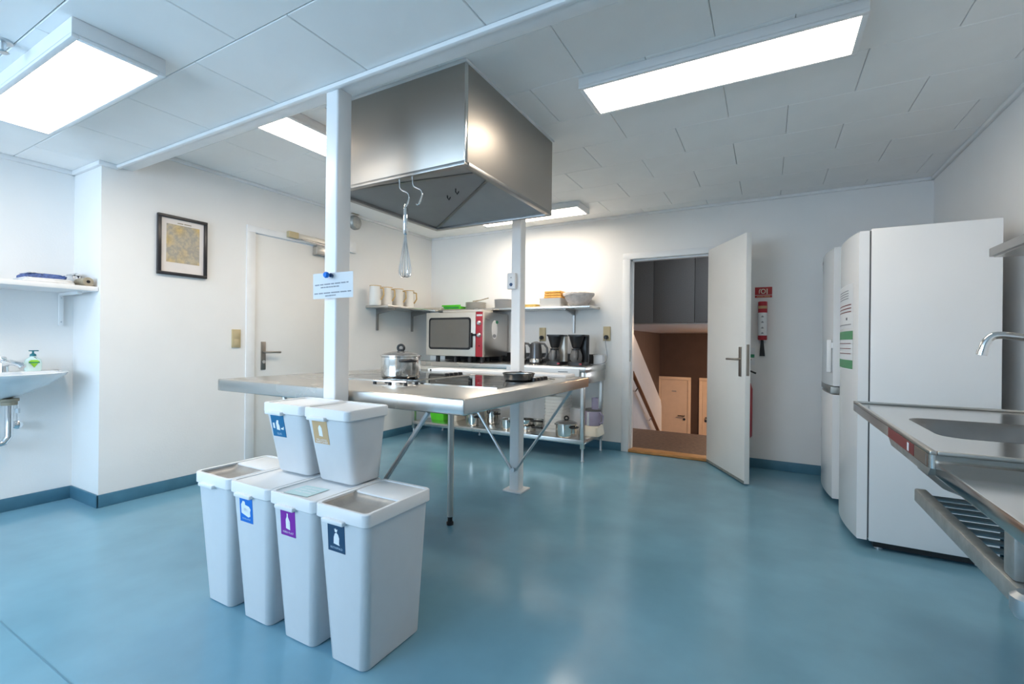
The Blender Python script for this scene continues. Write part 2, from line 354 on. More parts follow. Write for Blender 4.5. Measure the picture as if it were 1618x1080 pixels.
for i, (a, b, z1, lab) in enumerate((((1040, 590), (1092, 590), 0, 'cream hall door lit orange, left of the two in the doorway'), ((1105, 593), (1165, 593), 0, 'cream hall door lit orange, half hidden by the open door edge'))):
    p = ony(*a, 11.58); q = ony(*b, 11.58); zt = .33
    hd = thing('door_%d' % (3+i), lab, 'door', (p.x, 11.58, -1.75), kind='structure')
    bm = nb(); box(bm, p.x, p.x+.07, 11.55, 11.599, -1.75, zt-.071, .004); box(bm, q.x-.07, q.x, 11.55, 11.599, -1.75, zt-.071, .004); box(bm, p.x, q.x, 11.55, 11.599, zt-.07, zt, .004)
    obj('door_frame', bm, 'fardoor', hd)
    obj('door_leaf', box(nb(), p.x+.075, q.x-.075, 11.565, 11.599, -1.74, zt-.075), 'fardoor', hd)
    hx = q.x-.14 if i == 0 else p.x+.15; s = -1 if i == 0 else 1
    hz = ony(1085, 657, 11.56).z
    obj('door_handle', tube(nb(), [(hx, 11.56, hz), (hx, 11.51, hz), (hx+s*.14, 11.51, hz)], .014, 6), 'black', hd)
    obj('key_rose', cyl(nb(), (hx, 11.55, hz-.08), .028, .012, 'y', 12), 'black', hd)
    if i == 0: obj('name_plate', box(nb(), (p.x+q.x)/2-.05, (p.x+q.x)/2+.05, 11.555, 11.566, -.02, .0), 'inkgrey', hd, 0)
hl = thing('hall_lamp', 'warm ceiling lamp in the stair hall', 'lamp', (-.05, 9.4, 1.37))
obj('lamp_base', cyl(nb(), (-.05, 9.4, 1.345), .13, .025), 'paint', hl)
obj('lamp_shade', lathe(nb(), [(.02, -.08), (.10, -.06), (.14, 0)], (-.05, 9.4, 1.345)), 'hallglow', hl)

ll = thing('landing_fill', 'added round fill light on the landing ceiling, out of sight above the doorway', 'lamp', (.1, 5.45, 2.5))  # unseen fill light, added to brighten the landing and the bulkhead
obj('lamp_base', cyl(nb(), (.1, 5.45, 2.47), .16, .029), 'paint', ll); obj('lamp_shade', lathe(nb(), [(.02, -.05), (.12, -.04), (.15, 0)], (.1, 5.45, 2.47)), 'landingglow', ll)
sl = thing('stair_fill', 'added cool fill light on the stairwell side, hidden by the open door', 'lamp', (.7, 7.1, .9))  # added out of view to throw cool light on the white stair wall
obj('back_plate', box(nb(), .675, .699, 6.95, 7.25, .78, 1.02, .004), 'paint', sl); obj('lamp_shade', box(nb(), .62, .6745, 6.98, 7.22, .80, 1.0, .01), 'stairglow', sl)
# ================================================================== COLUMNS
def column(name, label, cx, cy, zt, plate):
    c = thing(name, label, 'column', (cx, cy, 0))
    obj('shaft', loft(nb(), [rr(cx-.04, cx+.04, cy-.042, cy+.042, .009, z) for z in (.006, zt)]), 'paint', c)
    obj('base_plate', box(nb(), cx-plate, cx+plate, cy-plate, cy+plate, 0, .012, .002), 'paint', c)
    return c
C1, C2 = (-1.76, 1.497), (-1.66, 3.097)
column('support_column', 'white square steel column in front of the island, carrying the note', *C1, ZN-.012, .075)
column('support_column', 'white square steel column behind the island, with a bolted base plate', *C2, ZC, .078)
cs = thing('call_button', 'small white button box on the rear column', 'button box', (C2[0], C2[1]-.042, 1.57))
obj('case', box(nb(), C2[0]-.058, C2[0]+.012, C2[1]-.075, C2[1]-.0425, 1.515, 1.635, .006), 'paint', cs)
obj('button', lathe(nb(), [(.013, 0), (.011, -.006)], (C2[0]-.022, C2[1]-.0752, 1.548), 16, AY), 'bluedark', cs)
obj('indicator', lathe(nb(), [(.005, 0), (.004, -.003)], (C2[0]-.022, C2[1]-.0752, 1.60), 10, AY), 'inkgrey', cs)
# note with magnet on the front column
U = Vector((math.cos(R(24)), math.sin(R(24)), .075)).normalized(); V = Vector((.0, 0, 1)); V = (V-U*V.dot(U)).normalized(); Nn = U.cross(V)
def npt(px, py):     # point on the sheet plane through the column's near corner
    P0 = Vector((C1[0]+.04, C1[1]-.044, 1.35)) + Nn*.004; d = ray(px, py); t = (P0-CAMP).dot(Nn)/d.dot(Nn); return CAMP + d*t
nt_ = thing('paper_note', 'white paper note held on the front column by a blue magnet', 'note', tuple(npt(526, 450)))
prism_pts = [npt(495, 433), npt(495, 472.5), npt(558, 469), npt(558, 428)]
obj('sheet', prism(nb(), prism_pts, Nn*.0008), 'paper', nt_, 0)
def line_of_words(parent, a, b, h, m, segs, n, name='text_line'):
    bm = nb(); a = Vector(a); b = Vector(b); d = b-a; up = n.cross(d).normalized()*h
    for s, e in segs:
        prism(bm, [a+d*s, a+d*e, a+d*e+up, a+d*s+up], n*.0002)
    return obj(name, bm, m, parent, 0)
for (a, b) in (((498, 452), (551, 446)), ((507, 455.5), (536, 452.5)), ((497, 465.5), (555, 460)), ((514, 468.5), (531, 466.5))):
    segs = []; s = 0
    while s < 1:
        e = min(1, s+random.uniform(.08, .24)); segs.append((s, e)); s = e+.02
    line_of_words(nt_, npt(*a)+Nn*.001, npt(*b)+Nn*.001, .0055, 'inkgrey', segs, Nn)
mg = thing('push_magnet', 'blue push-pin magnet holding the note on the front column', 'magnet', tuple(npt(520, 434)))
q = npt(524, 435)+Nn*.0012; RQ = Nn.to_track_quat('Z', 'Y').to_matrix()
DQ = (Nn*.9 - U*.45).normalized().to_track_quat('Z', 'Y').to_matrix()
obj('foot', lathe(nb(), [(.009, 0), (.010, .008), (.007, .014)], q, 16, RQ), 'bluedark', mg)
obj('knob', lathe(nb(), [(.006, .004), (.006, .016), (.013, .022), (.0145, .03), (.011, .036)], q, 18, DQ), 'bluemag', mg)

# ================================================================== EXTRACTOR HOOD
HX0, HX1, HY0, HY1, HZ = -2.21, -1.257, 1.80, 2.80, 1.966
hd = thing('extractor_hood', 'large stainless steel extractor hood hanging over the cooking island', 'extractor hood', ((HX0+HX1)/2, (HY0+HY1)/2, HZ))
th = .012
obj('front_panel', box(nb(), HX0, HX1, HY0, HY0+th, HZ, ZC-.012, .002), 'hoodsteel', hd)
obj('side_panel', box(nb(), HX1-th, HX1, HY0+th, HY1-th, HZ, ZC-.012, .002), 'hoodsteel', hd)
obj('side_panel', box(nb(), HX0, HX0+th, HY0+th, HY1-th, HZ, ZC-.012, .002), 'hoodsteel', hd)
obj('rear_panel', box(nb(), HX0, HX1, HY1-th, HY1, HZ, ZC-.012, .002), 'hoodsteel', hd)
obj('corner_strip', box(nb(), HX1-.004, HX1+.003, HY0-.003, HY0+.018, HZ, ZC-.013, .001), 'polished', hd)
obj('ceiling_collar', box(nb(), HX0-.01, HX1+.01, HY0-.01, HY1+.01, ZC-.013, ZC-.0005, .002), 'trimwhite', hd)
for a in ((HX0, HX1, HY0-.004, HY0+.03), (HX0, HX1, HY1-.03, HY1+.004), (HX0-.004, HX0+.03, HY0+.03, HY1-.03), (HX1-.03, HX1+.004, HY0+.03, HY1-.03)):
    obj('rim', box(nb(), *a, HZ-.012, HZ+.008, .002), 'steeldark', hd)
a = .03; apex = Vector((-1.39, 2.33, HZ+.165))
lo = [Vector((HX0+a, HY0+a, HZ+.005)), Vector((HX1-a, HY0+a, HZ+.005)), Vector((HX1-a, HY1-a, HZ+.005)), Vector((HX0+a, HY1-a, HZ+.005))]
for k in range(4):
    j = (k+1) % 4; bm = nb(); prism(bm, [lo[k], lo[j], apex], (0, 0, .004)); obj('inner_slope', bm, 'steelgrey', hd, 0)
    obj('hip_strip', tube(nb(), [lo[k], apex], .012, 4), 'steeldark', hd, 0)
for px, py in ((707, 312), (720, 303)):
    q = onz(px, py, HZ+.07); obj('small_hook', tube(nb(), [q+Vector((0, 0, .02)), q, q+Vector((.012, 0, -.016)), q+Vector((.024, 0, 0))], .0035, 6), 'black', hd)
# S hooks and whisk
YH = HY0+.015
def hook(px, lab, pts):
    P = [ony(x, y, YH) for x, y in pts]
    t = []
    for i in range(len(P)-1):
        for k in range(4): t.append(P[i].lerp(P[i+1], k/4))
    t.append(P[-1])
    for _ in range(3): t = [t[0]]+[(t[i-1]+t[i]*2+t[i+1])/4 for i in range(1, len(t)-1)]+[t[-1]]
    o = obj('steel_hook', tube(nb(), t, .0042, 8), 'chrome', None, loc=tuple(P[0])); return top(o, lab, 'hook', 'hooks on the hood rim')
hook(632, 'wavy steel hook under the hood that carries the whisk', [(631.5, 280), (631.5, 297), (636, 301), (645, 304), (647, 312), (644, 322), (641, 327)])
hook(651, 'wavy steel hook hanging empty under the hood', [(651.5, 277), (652.5, 293), (657, 296), (665, 299), (668, 306), (664, 317), (661, 324), (658, 322)])
wp = ony(641, 326, YH); wk = thing('balloon_whisk', 'steel balloon whisk hanging from the hood', 'whisk', tuple(wp))
h1 = ony(641, 371, YH).z; h2 = ony(641, 437, YH).z
obj('grip', lathe(nb(), [(.008, h1-wp.z), (.0125, h1-wp.z+.006), (.0125, -.012), (.008, -.004)], wp, 16), 'chrome', wk)
obj('hanging_loop', tube(nb(), [wp+Vector((.008*math.cos(t), 0, .004+.008*math.sin(t))) for t in [k*.5236 for k in range(12)]], .002, 6, True), 'chrome', wk)
for k in range(7):
    an = k*math.pi/7; prof = [(.004, 0), (.010, -.05), (.024, -.13), (.033, -.185), (.027, -.215), (0, h2-h1)]; pts = []
    for s in (1, -1):
        pp = [(r*s, z) for r, z in prof]; pp = pp if s == 1 else pp[:-1][::-1]; pts += pp
    P = [Vector((r*math.cos(an), r*math.sin(an), z)) + Vector((wp.x, wp.y, h1)) for r, z in pts]
    t = []
    for i in range(len(P)-1):
        for q in range(3): t.append(P[i].lerp(P[i+1], q/3))
    t.append(P[-1])
    for _ in range(2): t = [t[0]]+[(t[i-1]+t[i]*2+t[i+1])/4 for i in range(1, len(t)-1)]+[t[-1]]
    obj('wire', tube(nb(), t, .0019, 5), 'chrome', wk)

# ================================================================== CEILING LAMPS
def lamp(label, x0, x1, y0, y1, zc, t=.068):
    o = thing('ceiling_lamp', label, 'lamp', ((x0+x1)/2, (y0+y1)/2, zc), 'flat ceiling lamps')
    z0 = zc-t; e = .022
    obj('housing', box(nb(), x0, x1, y0, y1, z0+.006, zc, .003), 'paint', o)
    for a in ((x0, x1, y0, y0+e), (x0, x1, y1-e, y1), (x0, x0+e, y0+e, y1-e), (x1-e, x1, y0+e, y1-e)):
        obj('frame', box(nb(), *a, z0-.004, z0+.012, .002), 'paint', o)
    obj('diffuser', box(nb(), x0+e, x1-e, y0+e, y1-e, z0, z0+.005), 'lampglow', o, 0)
lamp('long flat lamp right of the hood, on the higher ceiling', -.848, .33, 2.20, 2.515, ZC, .05)
lamp('flat lamp on the lower ceiling above the washbasin', -3.41, -2.21, .69, .99, ZN)
lamp('flat lamp half hidden behind the front column', -2.725, -2.415, 1.68, 2.89, ZC, .05)
lamp('flat lamp nearest the back wall, behind the hood', -2.77, -1.565, 4.09, 4.40, ZC, .05)

q = onz(4, 72, ZN-.02); sd = thing('ceiling_sprinkler', 'small grey sprinkler head on the lower ceiling at the left edge', 'sprinkler', (q.x, q.y, ZN))
obj('rose', cyl(nb(), (q.x, q.y, ZN-.008), .03, .008), 'zinc', sd); obj('head', lathe(nb(), [(.016, -.04), (.02, -.036), (.008, -.03), (.012, 0)], (q.x, q.y, ZN-.008)), 'zinc', sd)
# ================================================================== COOKING ISLAND
IX0, IX1, IY0, IY1, IZ = -2.83, -1.075, 1.55, 3.045, .885
isl = thing('cooking_island', 'stainless steel cooking island with open braces below', 'worktop', (-1.7, 2.3, 0))
bm = nb(); box(bm, IX0, IX1, IY0, IY1, IZ-.068, IZ, .007, 3)
obj('worktop', bm, 'steeltop', isl)
obj('leg', cyl(nb(), (-1.694, 2.307, .05), .019, .72), 'steel', isl)
obj('leg_socket', lathe(nb(), [(.019, 0), (.034, .06), (.036, .065)], (-1.694, 2.307, .752)), 'steel', isl)
obj('leg_foot', lathe(nb(), [(.021, 0), (.022, .016), (.015, .022), (.015, .05)], (-1.694, 2.307, 0)), 'black', isl)
for (cx, cy), sy in ((C1, 1), (C2, -1)):
    for s in (-1, 1):
        a = Vector((cx+s*.02, cy+(.047 if sy == 1 else -.047), .165)); b = Vector((cx+s*.485, cy+sy*.075, IZ-.07))
        obj('brace', tube(nb(), [a, b], .0105, 8), 'zinc', isl)
    obj('brace_bolt', cyl(nb(), (cx, cy+(.042 if sy == 1 else -.064), .165), .016, .022, 'y', 10), 'zinc', isl)
def hob(label, x0, x1, y0, y1):
    h = thing('ceramic_hob', label, 'hob', ((x0+x1)/2, (y0+y1)/2, IZ), 'ceramic hobs in the island')
    obj('glass_plate', loft(nb(), [rr(x0, x1, y0, y1, .012, z) for z in (IZ, IZ+.005)]), 'blackglass', h)
    bm = nb()
    for a in ((x0-.006, x1+.006, y0-.006, y0), (x0-.006, x1+.006, y1, y1+.006), (x0-.006, x0, y0, y1), (x1, x1+.006, y0, y1)): box(bm, *a, IZ, IZ+.0065)
    obj('frame', bm, 'polished', h)
    for fx, fy, r in ((.27, .3, .10), (.73, .3, .08), (.27, .72, .08), (.73, .72, .10)):
        c = Vector((x0+fx*(x1-x0), y0+fy*(y1-y0), IZ+.0052)); bm = nb()
        lathe(bm, [(r, 0), (r, .0003), (r-.003, .0003), (r-.003, 0)], c, 36, None, False, False); obj('cooking_zone', bm, 'darkgrey', h)
    for k in range(4): obj('knob', lathe(nb(), [(.018, 0), (.016, .016), (.012, .018)], (x1-.035, y1-.06-k*.05, IZ+.005), 16), 'black', h)
hob('black glass hob under the steel pot', -2.43, -1.83, 1.99, 2.70)
hob('black glass hob under the frying pan', -1.765, -1.185, 1.99, 2.70)
ZH = IZ+.0066
# pot on hob
pc = (-1.965, 2.155, ZH); pot = thing('cooking_pot', 'polished steel pot with glass lid on the left hob', 'pot', pc)
def potparts(p, c, r, h, knob=True):
    obj('body', lathe(nb(), [(r*.9, 0), (r*.97, .006), (r, .02), (r, h-.004), (r+.004, h), (r-.002, h), (r-.003, h-.01), (r-.004, .015), (.001, .010)], c, 36, None, True, False), 'polished', p)
    for s in (-1, 1):
        x = c[0]+s*math.cos(.5)*r; y = c[1]+s*math.sin(.5)*r*-1
        d = Vector((x-c[0], y-c[1], 0)).normalized(); t = Vector((-d.y, d.x, 0)); q = Vector((x, y, c[2]+h*.82))
        k_ = r/.117
        obj('handle', tube(nb(), [q-t*.045*k_, q-t*.04*k_+d*.03*k_, q-t*.02*k_+d*.045*k_, q+t*.02*k_+d*.045*k_, q+t*.04*k_+d*.03*k_, q+t*.045*k_], .0085, 8), 'black', p)
    if knob:
        obj('lid', lathe(nb(), [(r+.004, h), (r+.004, h+.005), (r*.8, h+.018), (r*.4, h+.028), (.02, h+.031)], c, 36), 'glassgrey', p)
        obj('lid_rim', lathe(nb(), [(r-.004, h), (r+.006, h), (r+.006, h+.006), (r-.004, h+.008)], c, 36, None, False, False), 'polished', p)
        k = Vector(c)+Vector((0, 0, h+.05)); obj('knob_stem', cyl(nb(), (c[0], c[1], c[2]+h+.028), .012, .014), 'black', p)
        obj('lid_knob', tube(nb(), [k+Vector((.019*math.cos(a)*math.cos(.5), .019*math.cos(a)*math.sin(.5), .019*math.sin(a))) for a in [i*.3927 for i in range(16)]], .0075, 8, True), 'black', p)
potparts(pot, pc, .117, .135)
# frying pan
pc = (-1.315, 2.47, ZH); pn = thing('frying_pan', 'small dark rimmed frying pan on the right hob', 'frying pan', pc)
obj('body', lathe(nb(), [(.080, 0), (.087, .005), (.095, .037), (.097, .040), (.092, .038), (.083, .008), (.002, .006)], pc, 36, None, True, False), 'steeltop', pn)
obj('rim', lathe(nb(), [(.092, .038), (.098, .038), (.098, .043), (.092, .043)], pc, 36, None, False, False), 'black', pn)
obj('handle', tube(nb(), [(pc[0]-.042, pc[1]+.082, ZH+.034), (pc[0]-.06, pc[1]+.125, ZH+.036), (pc[0]-.095, pc[1]+.21, ZH+.03)], .009, 8), 'black', pn)
# trivet
tv = thing('pot_stand', 'flat wire pot stand with black feet, in front of the pot', 'pot stand', (-1.765, 1.93, IZ))
tz = IZ+.018; x0, x1, y0, y1 = -1.875, -1.665, 1.835, 1.940
obj('frame', tube(nb(), [(x0, y0, tz), (x1, y0+.03, tz), (x1, y1+.03, tz), (x0, y1, tz)], .004, 6, True), 'chrome', tv, 0)
for k in range(5): f = (k+1)/6; obj('wire', tube(nb(), [(x0+f*(x1-x0), y0+f*.03, tz), (x0+f*(x1-x0), y1+f*.03, tz)], .003, 6), 'chrome', tv)
for f in (.04, .5, .96):
    for e in (.08, .92):
        x = x0+f*(x1-x0); y = y0+f*.03+e*(y1-y0); obj('foot', lathe(nb(), [(.010, 0), (.010, .01), (.006, .016)], (x, y, IZ), 10), 'black', tv)
cb = thing('cutting_board', 'long white cutting board lying at the far edge of the island', 'cutting board', (-1.75, 2.93, IZ))
obj('board', box(nb(), -2.33, -1.17, 2.86, 3.03, IZ, IZ+.02, .004), 'paper', cb)
obj('grip_hole', cyl(nb(), (-2.30, 2.858, IZ+.010), .008, .004, 'y', 10), 'black', cb)

# ================================================================== BACK TABLE
TX0, TX1, TY0, TY1, TZ = -3.60, -1.49, 4.12, 4.74, .892
tb = thing('steel_table', 'long stainless steel table along the back wall with a lower shelf', 'table', (-2.5, 4.4, 0))
obj('worktop', box(nb(), TX0, TX1, TY0, TY1, TZ-.05, TZ, .004), 'steeltop', tb)
obj('side_apron', box(nb(), TX1-.02, TX1, TY0+.02, TY1-.02, TZ-.16, TZ-.05, .002), 'steel', tb)
obj('front_rail', box(nb(), TX0, -2.34, TY0+.006, TY0+.03, TZ-.10, TZ-.052, .003), 'cream', tb)
obj('shelf', box(nb(), TX0+.03, TX1-.01, TY0+.005, TY1-.03, .162, .205, .004), 'steeltop', tb)
for x in (TX1-.03, -3.02, TX0+.03):
    for y in ((TY0+.025, TY1-.05) if x != -3.02 else (TY1-.05,)):
        obj('leg', box(nb(), x-.019, x+.019, y-.019, y+.019, .12, TZ-.05, .004), 'steel', tb)
        obj('leg_foot', lathe(nb(), [(.017, 0), (.017, .008), (.0125, .014), (.0125, .122)], (x, y, 0), 14), 'zinc', tb)
dr = obj('drawer', box(nb(), -2.33, TX1-.055, TY0-.012, TY0-.0005, TZ-.105, TZ-.02, .003), 'enamel', tb); dr['label'] = 'white drawer front'
obj('label_plate', box(nb(), -1.76, -1.66, TY0-.0135, TY0-.012, TZ-.055, TZ-.046), 'inkgrey', dr, 0)
us = thing('splash_board', 'low black splash board along the wall behind the kettles', 'splash board', (-2.5, YB, TZ))
obj('board', box(nb(), TX0, TX1-.10, YB-.022, YB-.001, TZ, TZ+.10, .003), 'black', us); obj('top_bead', box(nb(), TX0, TX1-.10, YB-.026, YB-.001, TZ+.1001, TZ+.106, .002), 'darkgrey', us)
wb = thing('white_box', 'small white box at the right end of the back table', 'box', (TX1-.04, 4.69, TZ))
obj('carton', box(nb(), TX1-.10, TX1-.005, 4.64, 4.73, TZ, TZ+.10, .003), 'paper', wb); obj('lid_flap', box(nb(), TX1-.102, TX1-.003, 4.638, 4.732, TZ+.0901, TZ+.104, .002), 'paper', wb)
# oven
OX0, OX1, OY0, OY1, OZ0, OZ1 = -3.45, -2.675, 4.20, 4.735, .955, 1.445
ov = thing('combi_oven', 'steel convection oven with a red control strip on the back table', 'oven', (-3.06, 4.45, TZ))
obj('case', box(nb(), OX0, OX1, OY0+.03, OY1, OZ0, OZ1, .006), 'steel', ov)
dv = obj('door', box(nb(), OX0, OX1-.098, OY0, OY0+.029, OZ0+.004, OZ1-.003, .006), 'cream', ov)
def xz(x0, x1, z0, z1, r, y, n=5): return [Vector((p.x, y, p.y)) for p in rr(x0, x1, z0, z1, r, 0, n)]
gx0, gx1, gz0, gz1 = OX0+.045, OX1-.155, OZ0+.075, OZ1-.06
obj('window_seal', loft(nb(), [xz(gx0, gx1, gz0, gz1, .035, OY0), xz(gx0, gx1, gz0, gz1, .035, OY0-.006)]), 'black', dv)
obj('door_glass', loft(nb(), [xz(gx0+.022, gx1-.022, gz0+.022, gz1-.022, .02, OY0-.006), xz(gx0+.022, gx1-.022, gz0+.022, gz1-.022, .02, OY0-.008)]), 'ovenglass', dv)
obj('door_handle', box(nb(), gx1+.002, gx1+.026, OY0-.035, OY0-.001, OZ0+.10, OZ0+.26, .006), 'black', dv)
obj('latch', box(nb(), gx1+.026, gx1+.075, OY0-.024, OY0-.004, OZ0+.225, OZ0+.25, .005), 'black', dv)
cp = obj('control_panel', box(nb(), OX1-.095, OX1-.006, OY0+.002, OY0+.03, OZ0+.002, OZ1-.004, .003), 'red', ov)
obj('trim_strip', box(nb(), OX1-.006, OX1+.001, OY0+.002, OY0+.03, OZ0, OZ1, .001), 'cream', ov)
for z in (OZ1-.125, OZ1-.255): obj('knob', lathe(nb(), [(.026, 0), (.024, -.014), (.014, -.026)], (OX1-.05, OY0+.002, z), 18, AY), 'zinc', cp)
obj('button', lathe(nb(), [(.009, 0), (.008, -.006)], (OX1-.05, OY0+.002, OZ0+.12), 12, AY), 'redbrown', cp)
obj('brand_strip', box(nb(), OX1-.085, OX1-.012, OY0, OY0+.003, OZ1-.05, OZ1-.03), 'paper', cp, 0)
obj('vent_cap', box(nb(), OX0+.22, OX1-.03, OY0+.02, OY0+.25, OZ1, OZ1+.022, .003), 'cream', ov)
for x in (OX0+.12, OX0+.37, OX1-.21, OX1-.05):
    for y in (OY0+.07, OY1-.07): obj('foot', cyl(nb(), (x, y, TZ), .024, OZ0-TZ, 'z', 14), 'rubber', ov)
cxs, czs = (OY0+.24, OZ1-.19)
st = obj('sticker', loft(nb(), [[Vector((OX1+d, cxs+.062*math.cos(a), czs+.105*math.sin(a))) for a in [k*math.pi/14 for k in range(28)]] for d in (0, .0012)]), 'paper', ov)
obj('leaf_mark', loft(nb(), [[Vector((OX1+d, cxs+.05+.03*math.cos(a), czs+.085+.018*math.sin(a))) for a in [k*math.pi/8 for k in range(16)]] for d in (.0012, .0018)]), 'darkgreen', st)
obj('picture_mark', loft(nb(), [[Vector((OX1+d, cxs-.005+.038*math.cos(a), czs-.07+.02*math.sin(a))) for a in [k*math.pi/8 for k in range(16)]] for d in (.0012, .0018)]), 'inkgrey', st)
# kettles and coffee makers
def kettle(label, x, y):
    k = thing('electric_kettle', label, 'kettle', (x, y, TZ), 'kettles on the back table'); c = (x, y, TZ)
    obj('base', lathe(nb(), [(.074, 0), (.074, .012), (.068, .016)], c), 'black', k)
    obj('band', lathe(nb(), [(.069, .016), (.070, .05), (.067, .055)], c), 'polished', k)
    obj('body', lathe(nb(), [(.067, .055), (.060, .16), (.054, .205)], c), 'kettlebody', k)
    obj('lid', lathe(nb(), [(.054, .205), (.052, .222), (.02, .234), (.008, .236)], c), 'darkgrey', k)
    d = Vector((math.cos(.35), math.sin(.35), 0)); o = Vector(c)
    obj('handle', tube(nb(), [o+d*.045+Vector((0, 0, .215)), o+d*.085+Vector((0, 0, .212)), o+d*.115+Vector((0, 0, .17)), o+d*.118+Vector((0, 0, .11)), o+d*.10+Vector((0, 0, .065)), o+d*.062+Vector((0, 0, .055))], .0125, 8), 'darkgrey', k)
    obj('spout', loft(nb(), [[o+Vector((-d.x*(.045+a)+s*-d.y*w, -d.y*(.045+a)+s*d.x*w, z)) for s, a, w in ((-1, 0, .028), (0, .032*t, 0), (1, 0, .028))] for z, t in ((.15, .3), (.21, 1))]), 'kettlebody', k)
kettle('dark kettle standing between the rear column and the coffee makers', ony(847, 560, 4.42).x, 4.42)
kettle('dark kettle half hidden behind the rear column', ony(822, 560, 4.42).x, 4.42)
def coffee(label, x, y, body2):
    k = thing('coffee_maker', label, 'coffee maker', (x, y, TZ), 'coffee makers on the back table'); c = (x, y, TZ)
    obj('base', loft(nb(), [rr(x-.08, x+.085, y-.11, y+.10, .03, TZ+z) for z in (0, .032)]), 'black', k)
    obj('hot_plate', cyl(nb(), (x-.012, y-.035, TZ+.032), .06, .004), 'darkgrey', k)
    obj('tower', loft(nb(), [rr(x-.02, x+.085, y+.03, y+.10, .02, TZ+z) for z in (.032, .30)]), body2, k)
    obj('filter_basket', lathe(nb(), [(.035, .17), (.045, .185), (.072, .275), (.076, .30)], (x-.015, y-.02, TZ)), 'black', k)
    obj('top_cover', loft(nb(), [rr(x-.088, x+.088, y-.095, y+.10, .035, TZ+z) for z in (.292, .308)]), 'black', k)
    j = obj('jug', lathe(nb(), [(.05, .036), (.062, .06), (.062, .10), (.048, .145), (.043, .155), (.040, .155), (.045, .143), (.058, .10), (.058, .06), (.046, .04)], (x-.012, y-.035, TZ)), 'glassgrey', k)
    o = Vector((x-.012, y-.035, TZ)); d = Vector((.55, -.83, 0)).normalized()
    obj('jug_handle', tube(nb(), [o+d*.045+Vector((0, 0, .15)), o+d*.09+Vector((0, 0, .145)), o+d*.095+Vector((0, 0, .09)), o+d*.065+Vector((0, 0, .06))], .008, 8), 'black', j)
    obj('jug_band', lathe(nb(), [(.044, .150), (.046, .152), (.046, .166), (.02, .168)], o), 'black', j)
    obj('switch', box(nb(), x+.05, x+.075, y-.112, y-.109, TZ+.01, TZ+.022), 'red', k, 0)
coffee('black coffee maker with a steel tower, next to the kettle', ony(880, 560, 4.44).x, 4.44, 'cream')
coffee('all black coffee maker at the right end of the back table', ony(914, 560, 4.44).x, 4.44, 'black')
def socket(label, px, py, h=.15):
    p = ony(px, py, YB-.001); s = thing('wall_socket', label, 'socket', tuple(p), 'beige wall sockets')
    obj('plate', box(nb(), p.x-.037, p.x+.037, YB-.026, YB-.0005, p.z-h/2, p.z+h/2, .004), 'beige', s)
    obj('plug', lathe(nb(), [(.024, 0), (.022, -.03), (.012, -.04)], (p.x, YB-.026, p.z-.038), 14, AY), 'black', s)
    return p
p1 = socket('beige wall socket with a plug, above the coffee makers', 858, 528)
p2 = socket('beige wall socket with a plug and cord, left of the doorway', 959.5, 527)
q = Vector((p2.x, YB-.06, p2.z-.045))
c1 = bez(q, q+Vector((0, -.02, -.08)), (TX1+.045, 4.69, 1.0), (TX1+.035, 4.66, .945)) + bez((TX1+.035, 4.66, .945), (TX1+.028, 4.63, .905), (TX1-.01, 4.61, TZ+.006), (-1.60, 4.585, TZ+.006))[1:]
o = obj('power_cord', tube(nb(), c1, .0035, 6), 'inkgrey', None, loc=tuple(q)); top(o, 'grey power cord from the socket left of the doorway to the table', 'cord')
q = Vector((p1.x, YB-.06, p1.z-.045))
o = obj('power_cord', tube(nb(), bez(q, q+Vector((0, -.02, -.06)), (p1.x-.02, YB-.1, 1.05), (p1.x-.03, YB-.1, TZ+.095))+[Vector((p1.x-.04, YB-.12, TZ+.006))], .0035, 6), 'black', None, loc=tuple(q)); top(o, 'black power cord behind the kettle', 'cord')

# ================================================================== WALL SHELVES WITH DISHES
SZ = 1.50
def bracket(par, p, d, drop=.20):
    p = Vector(p); d = Vector(d); s = Vector((d.y, -d.x, 0))*.010
    obj('bracket', prism(nb(), [p-s, p-s+d*.28, p-s+d*.28+Vector((0, 0, -.012)), p-s+d*.022+Vector((0, 0, -.055)), p-s+d*.022+Vector((0, 0, -drop)), p-s+Vector((0, 0, -drop))], s*2), 'steeldark', par, 0)
s1 = thing('wall_shelf', 'stainless wall shelf on the left wall, under the white jugs', 'shelf', (XL, 3.9, SZ))
obj('shelf_board', box(nb(), XL+.001, XL+.33, 3.655, 4.449, SZ-.025, SZ, .003), 'steeltop', s1)
for y in (3.82, 4.40): bracket(s1, (XL+.002, y, SZ-.0255), (1, 0, 0), .24)
s2 = thing('wall_shelf', 'long stainless wall shelf on the back wall, above the oven', 'shelf', (-2.6, YB, SZ))
obj('shelf_board', box(nb(), XL+.001, -1.57, 4.45, YB-.001, SZ-.025, SZ, .003), 'steeltop', s2)
for x in (-3.5, -1.86): bracket(s2, (x, YB-.002, SZ-.0255), (0, -1, 0), .25 if x > -2 else .035)
def jug(label, px):
    p = onx(px, 470, XL+.13); y = p.y; x = XL+.13; c = (x, y, SZ)
    j = thing('serving_jug', label, 'jug', c, 'white jugs on the left wall shelf')
    obj('body', lathe(nb(), [(.058, 0), (.063, .006), (.063, .10), (.058, .20), (.061, .21), (.054, .20), (.056, .10)], c), 'ceramic', j)
    o = Vector(c); d = Vector((.95, .30, 0)).normalized()
    obj('handle', tube(nb(), [o+d*.055+Vector((0, 0, .19)), o+d*.094+Vector((0, 0, .18)), o+d*.098+Vector((0, 0, .11)), o+d*.066+Vector((0, 0, .06))], .008, 8), 'gold', j)
    obj('rim', lathe(nb(), [(.056, .204), (.062, .206), (.062, .213), (.054, .213)], c, 28, None, False, False), 'gold', j)
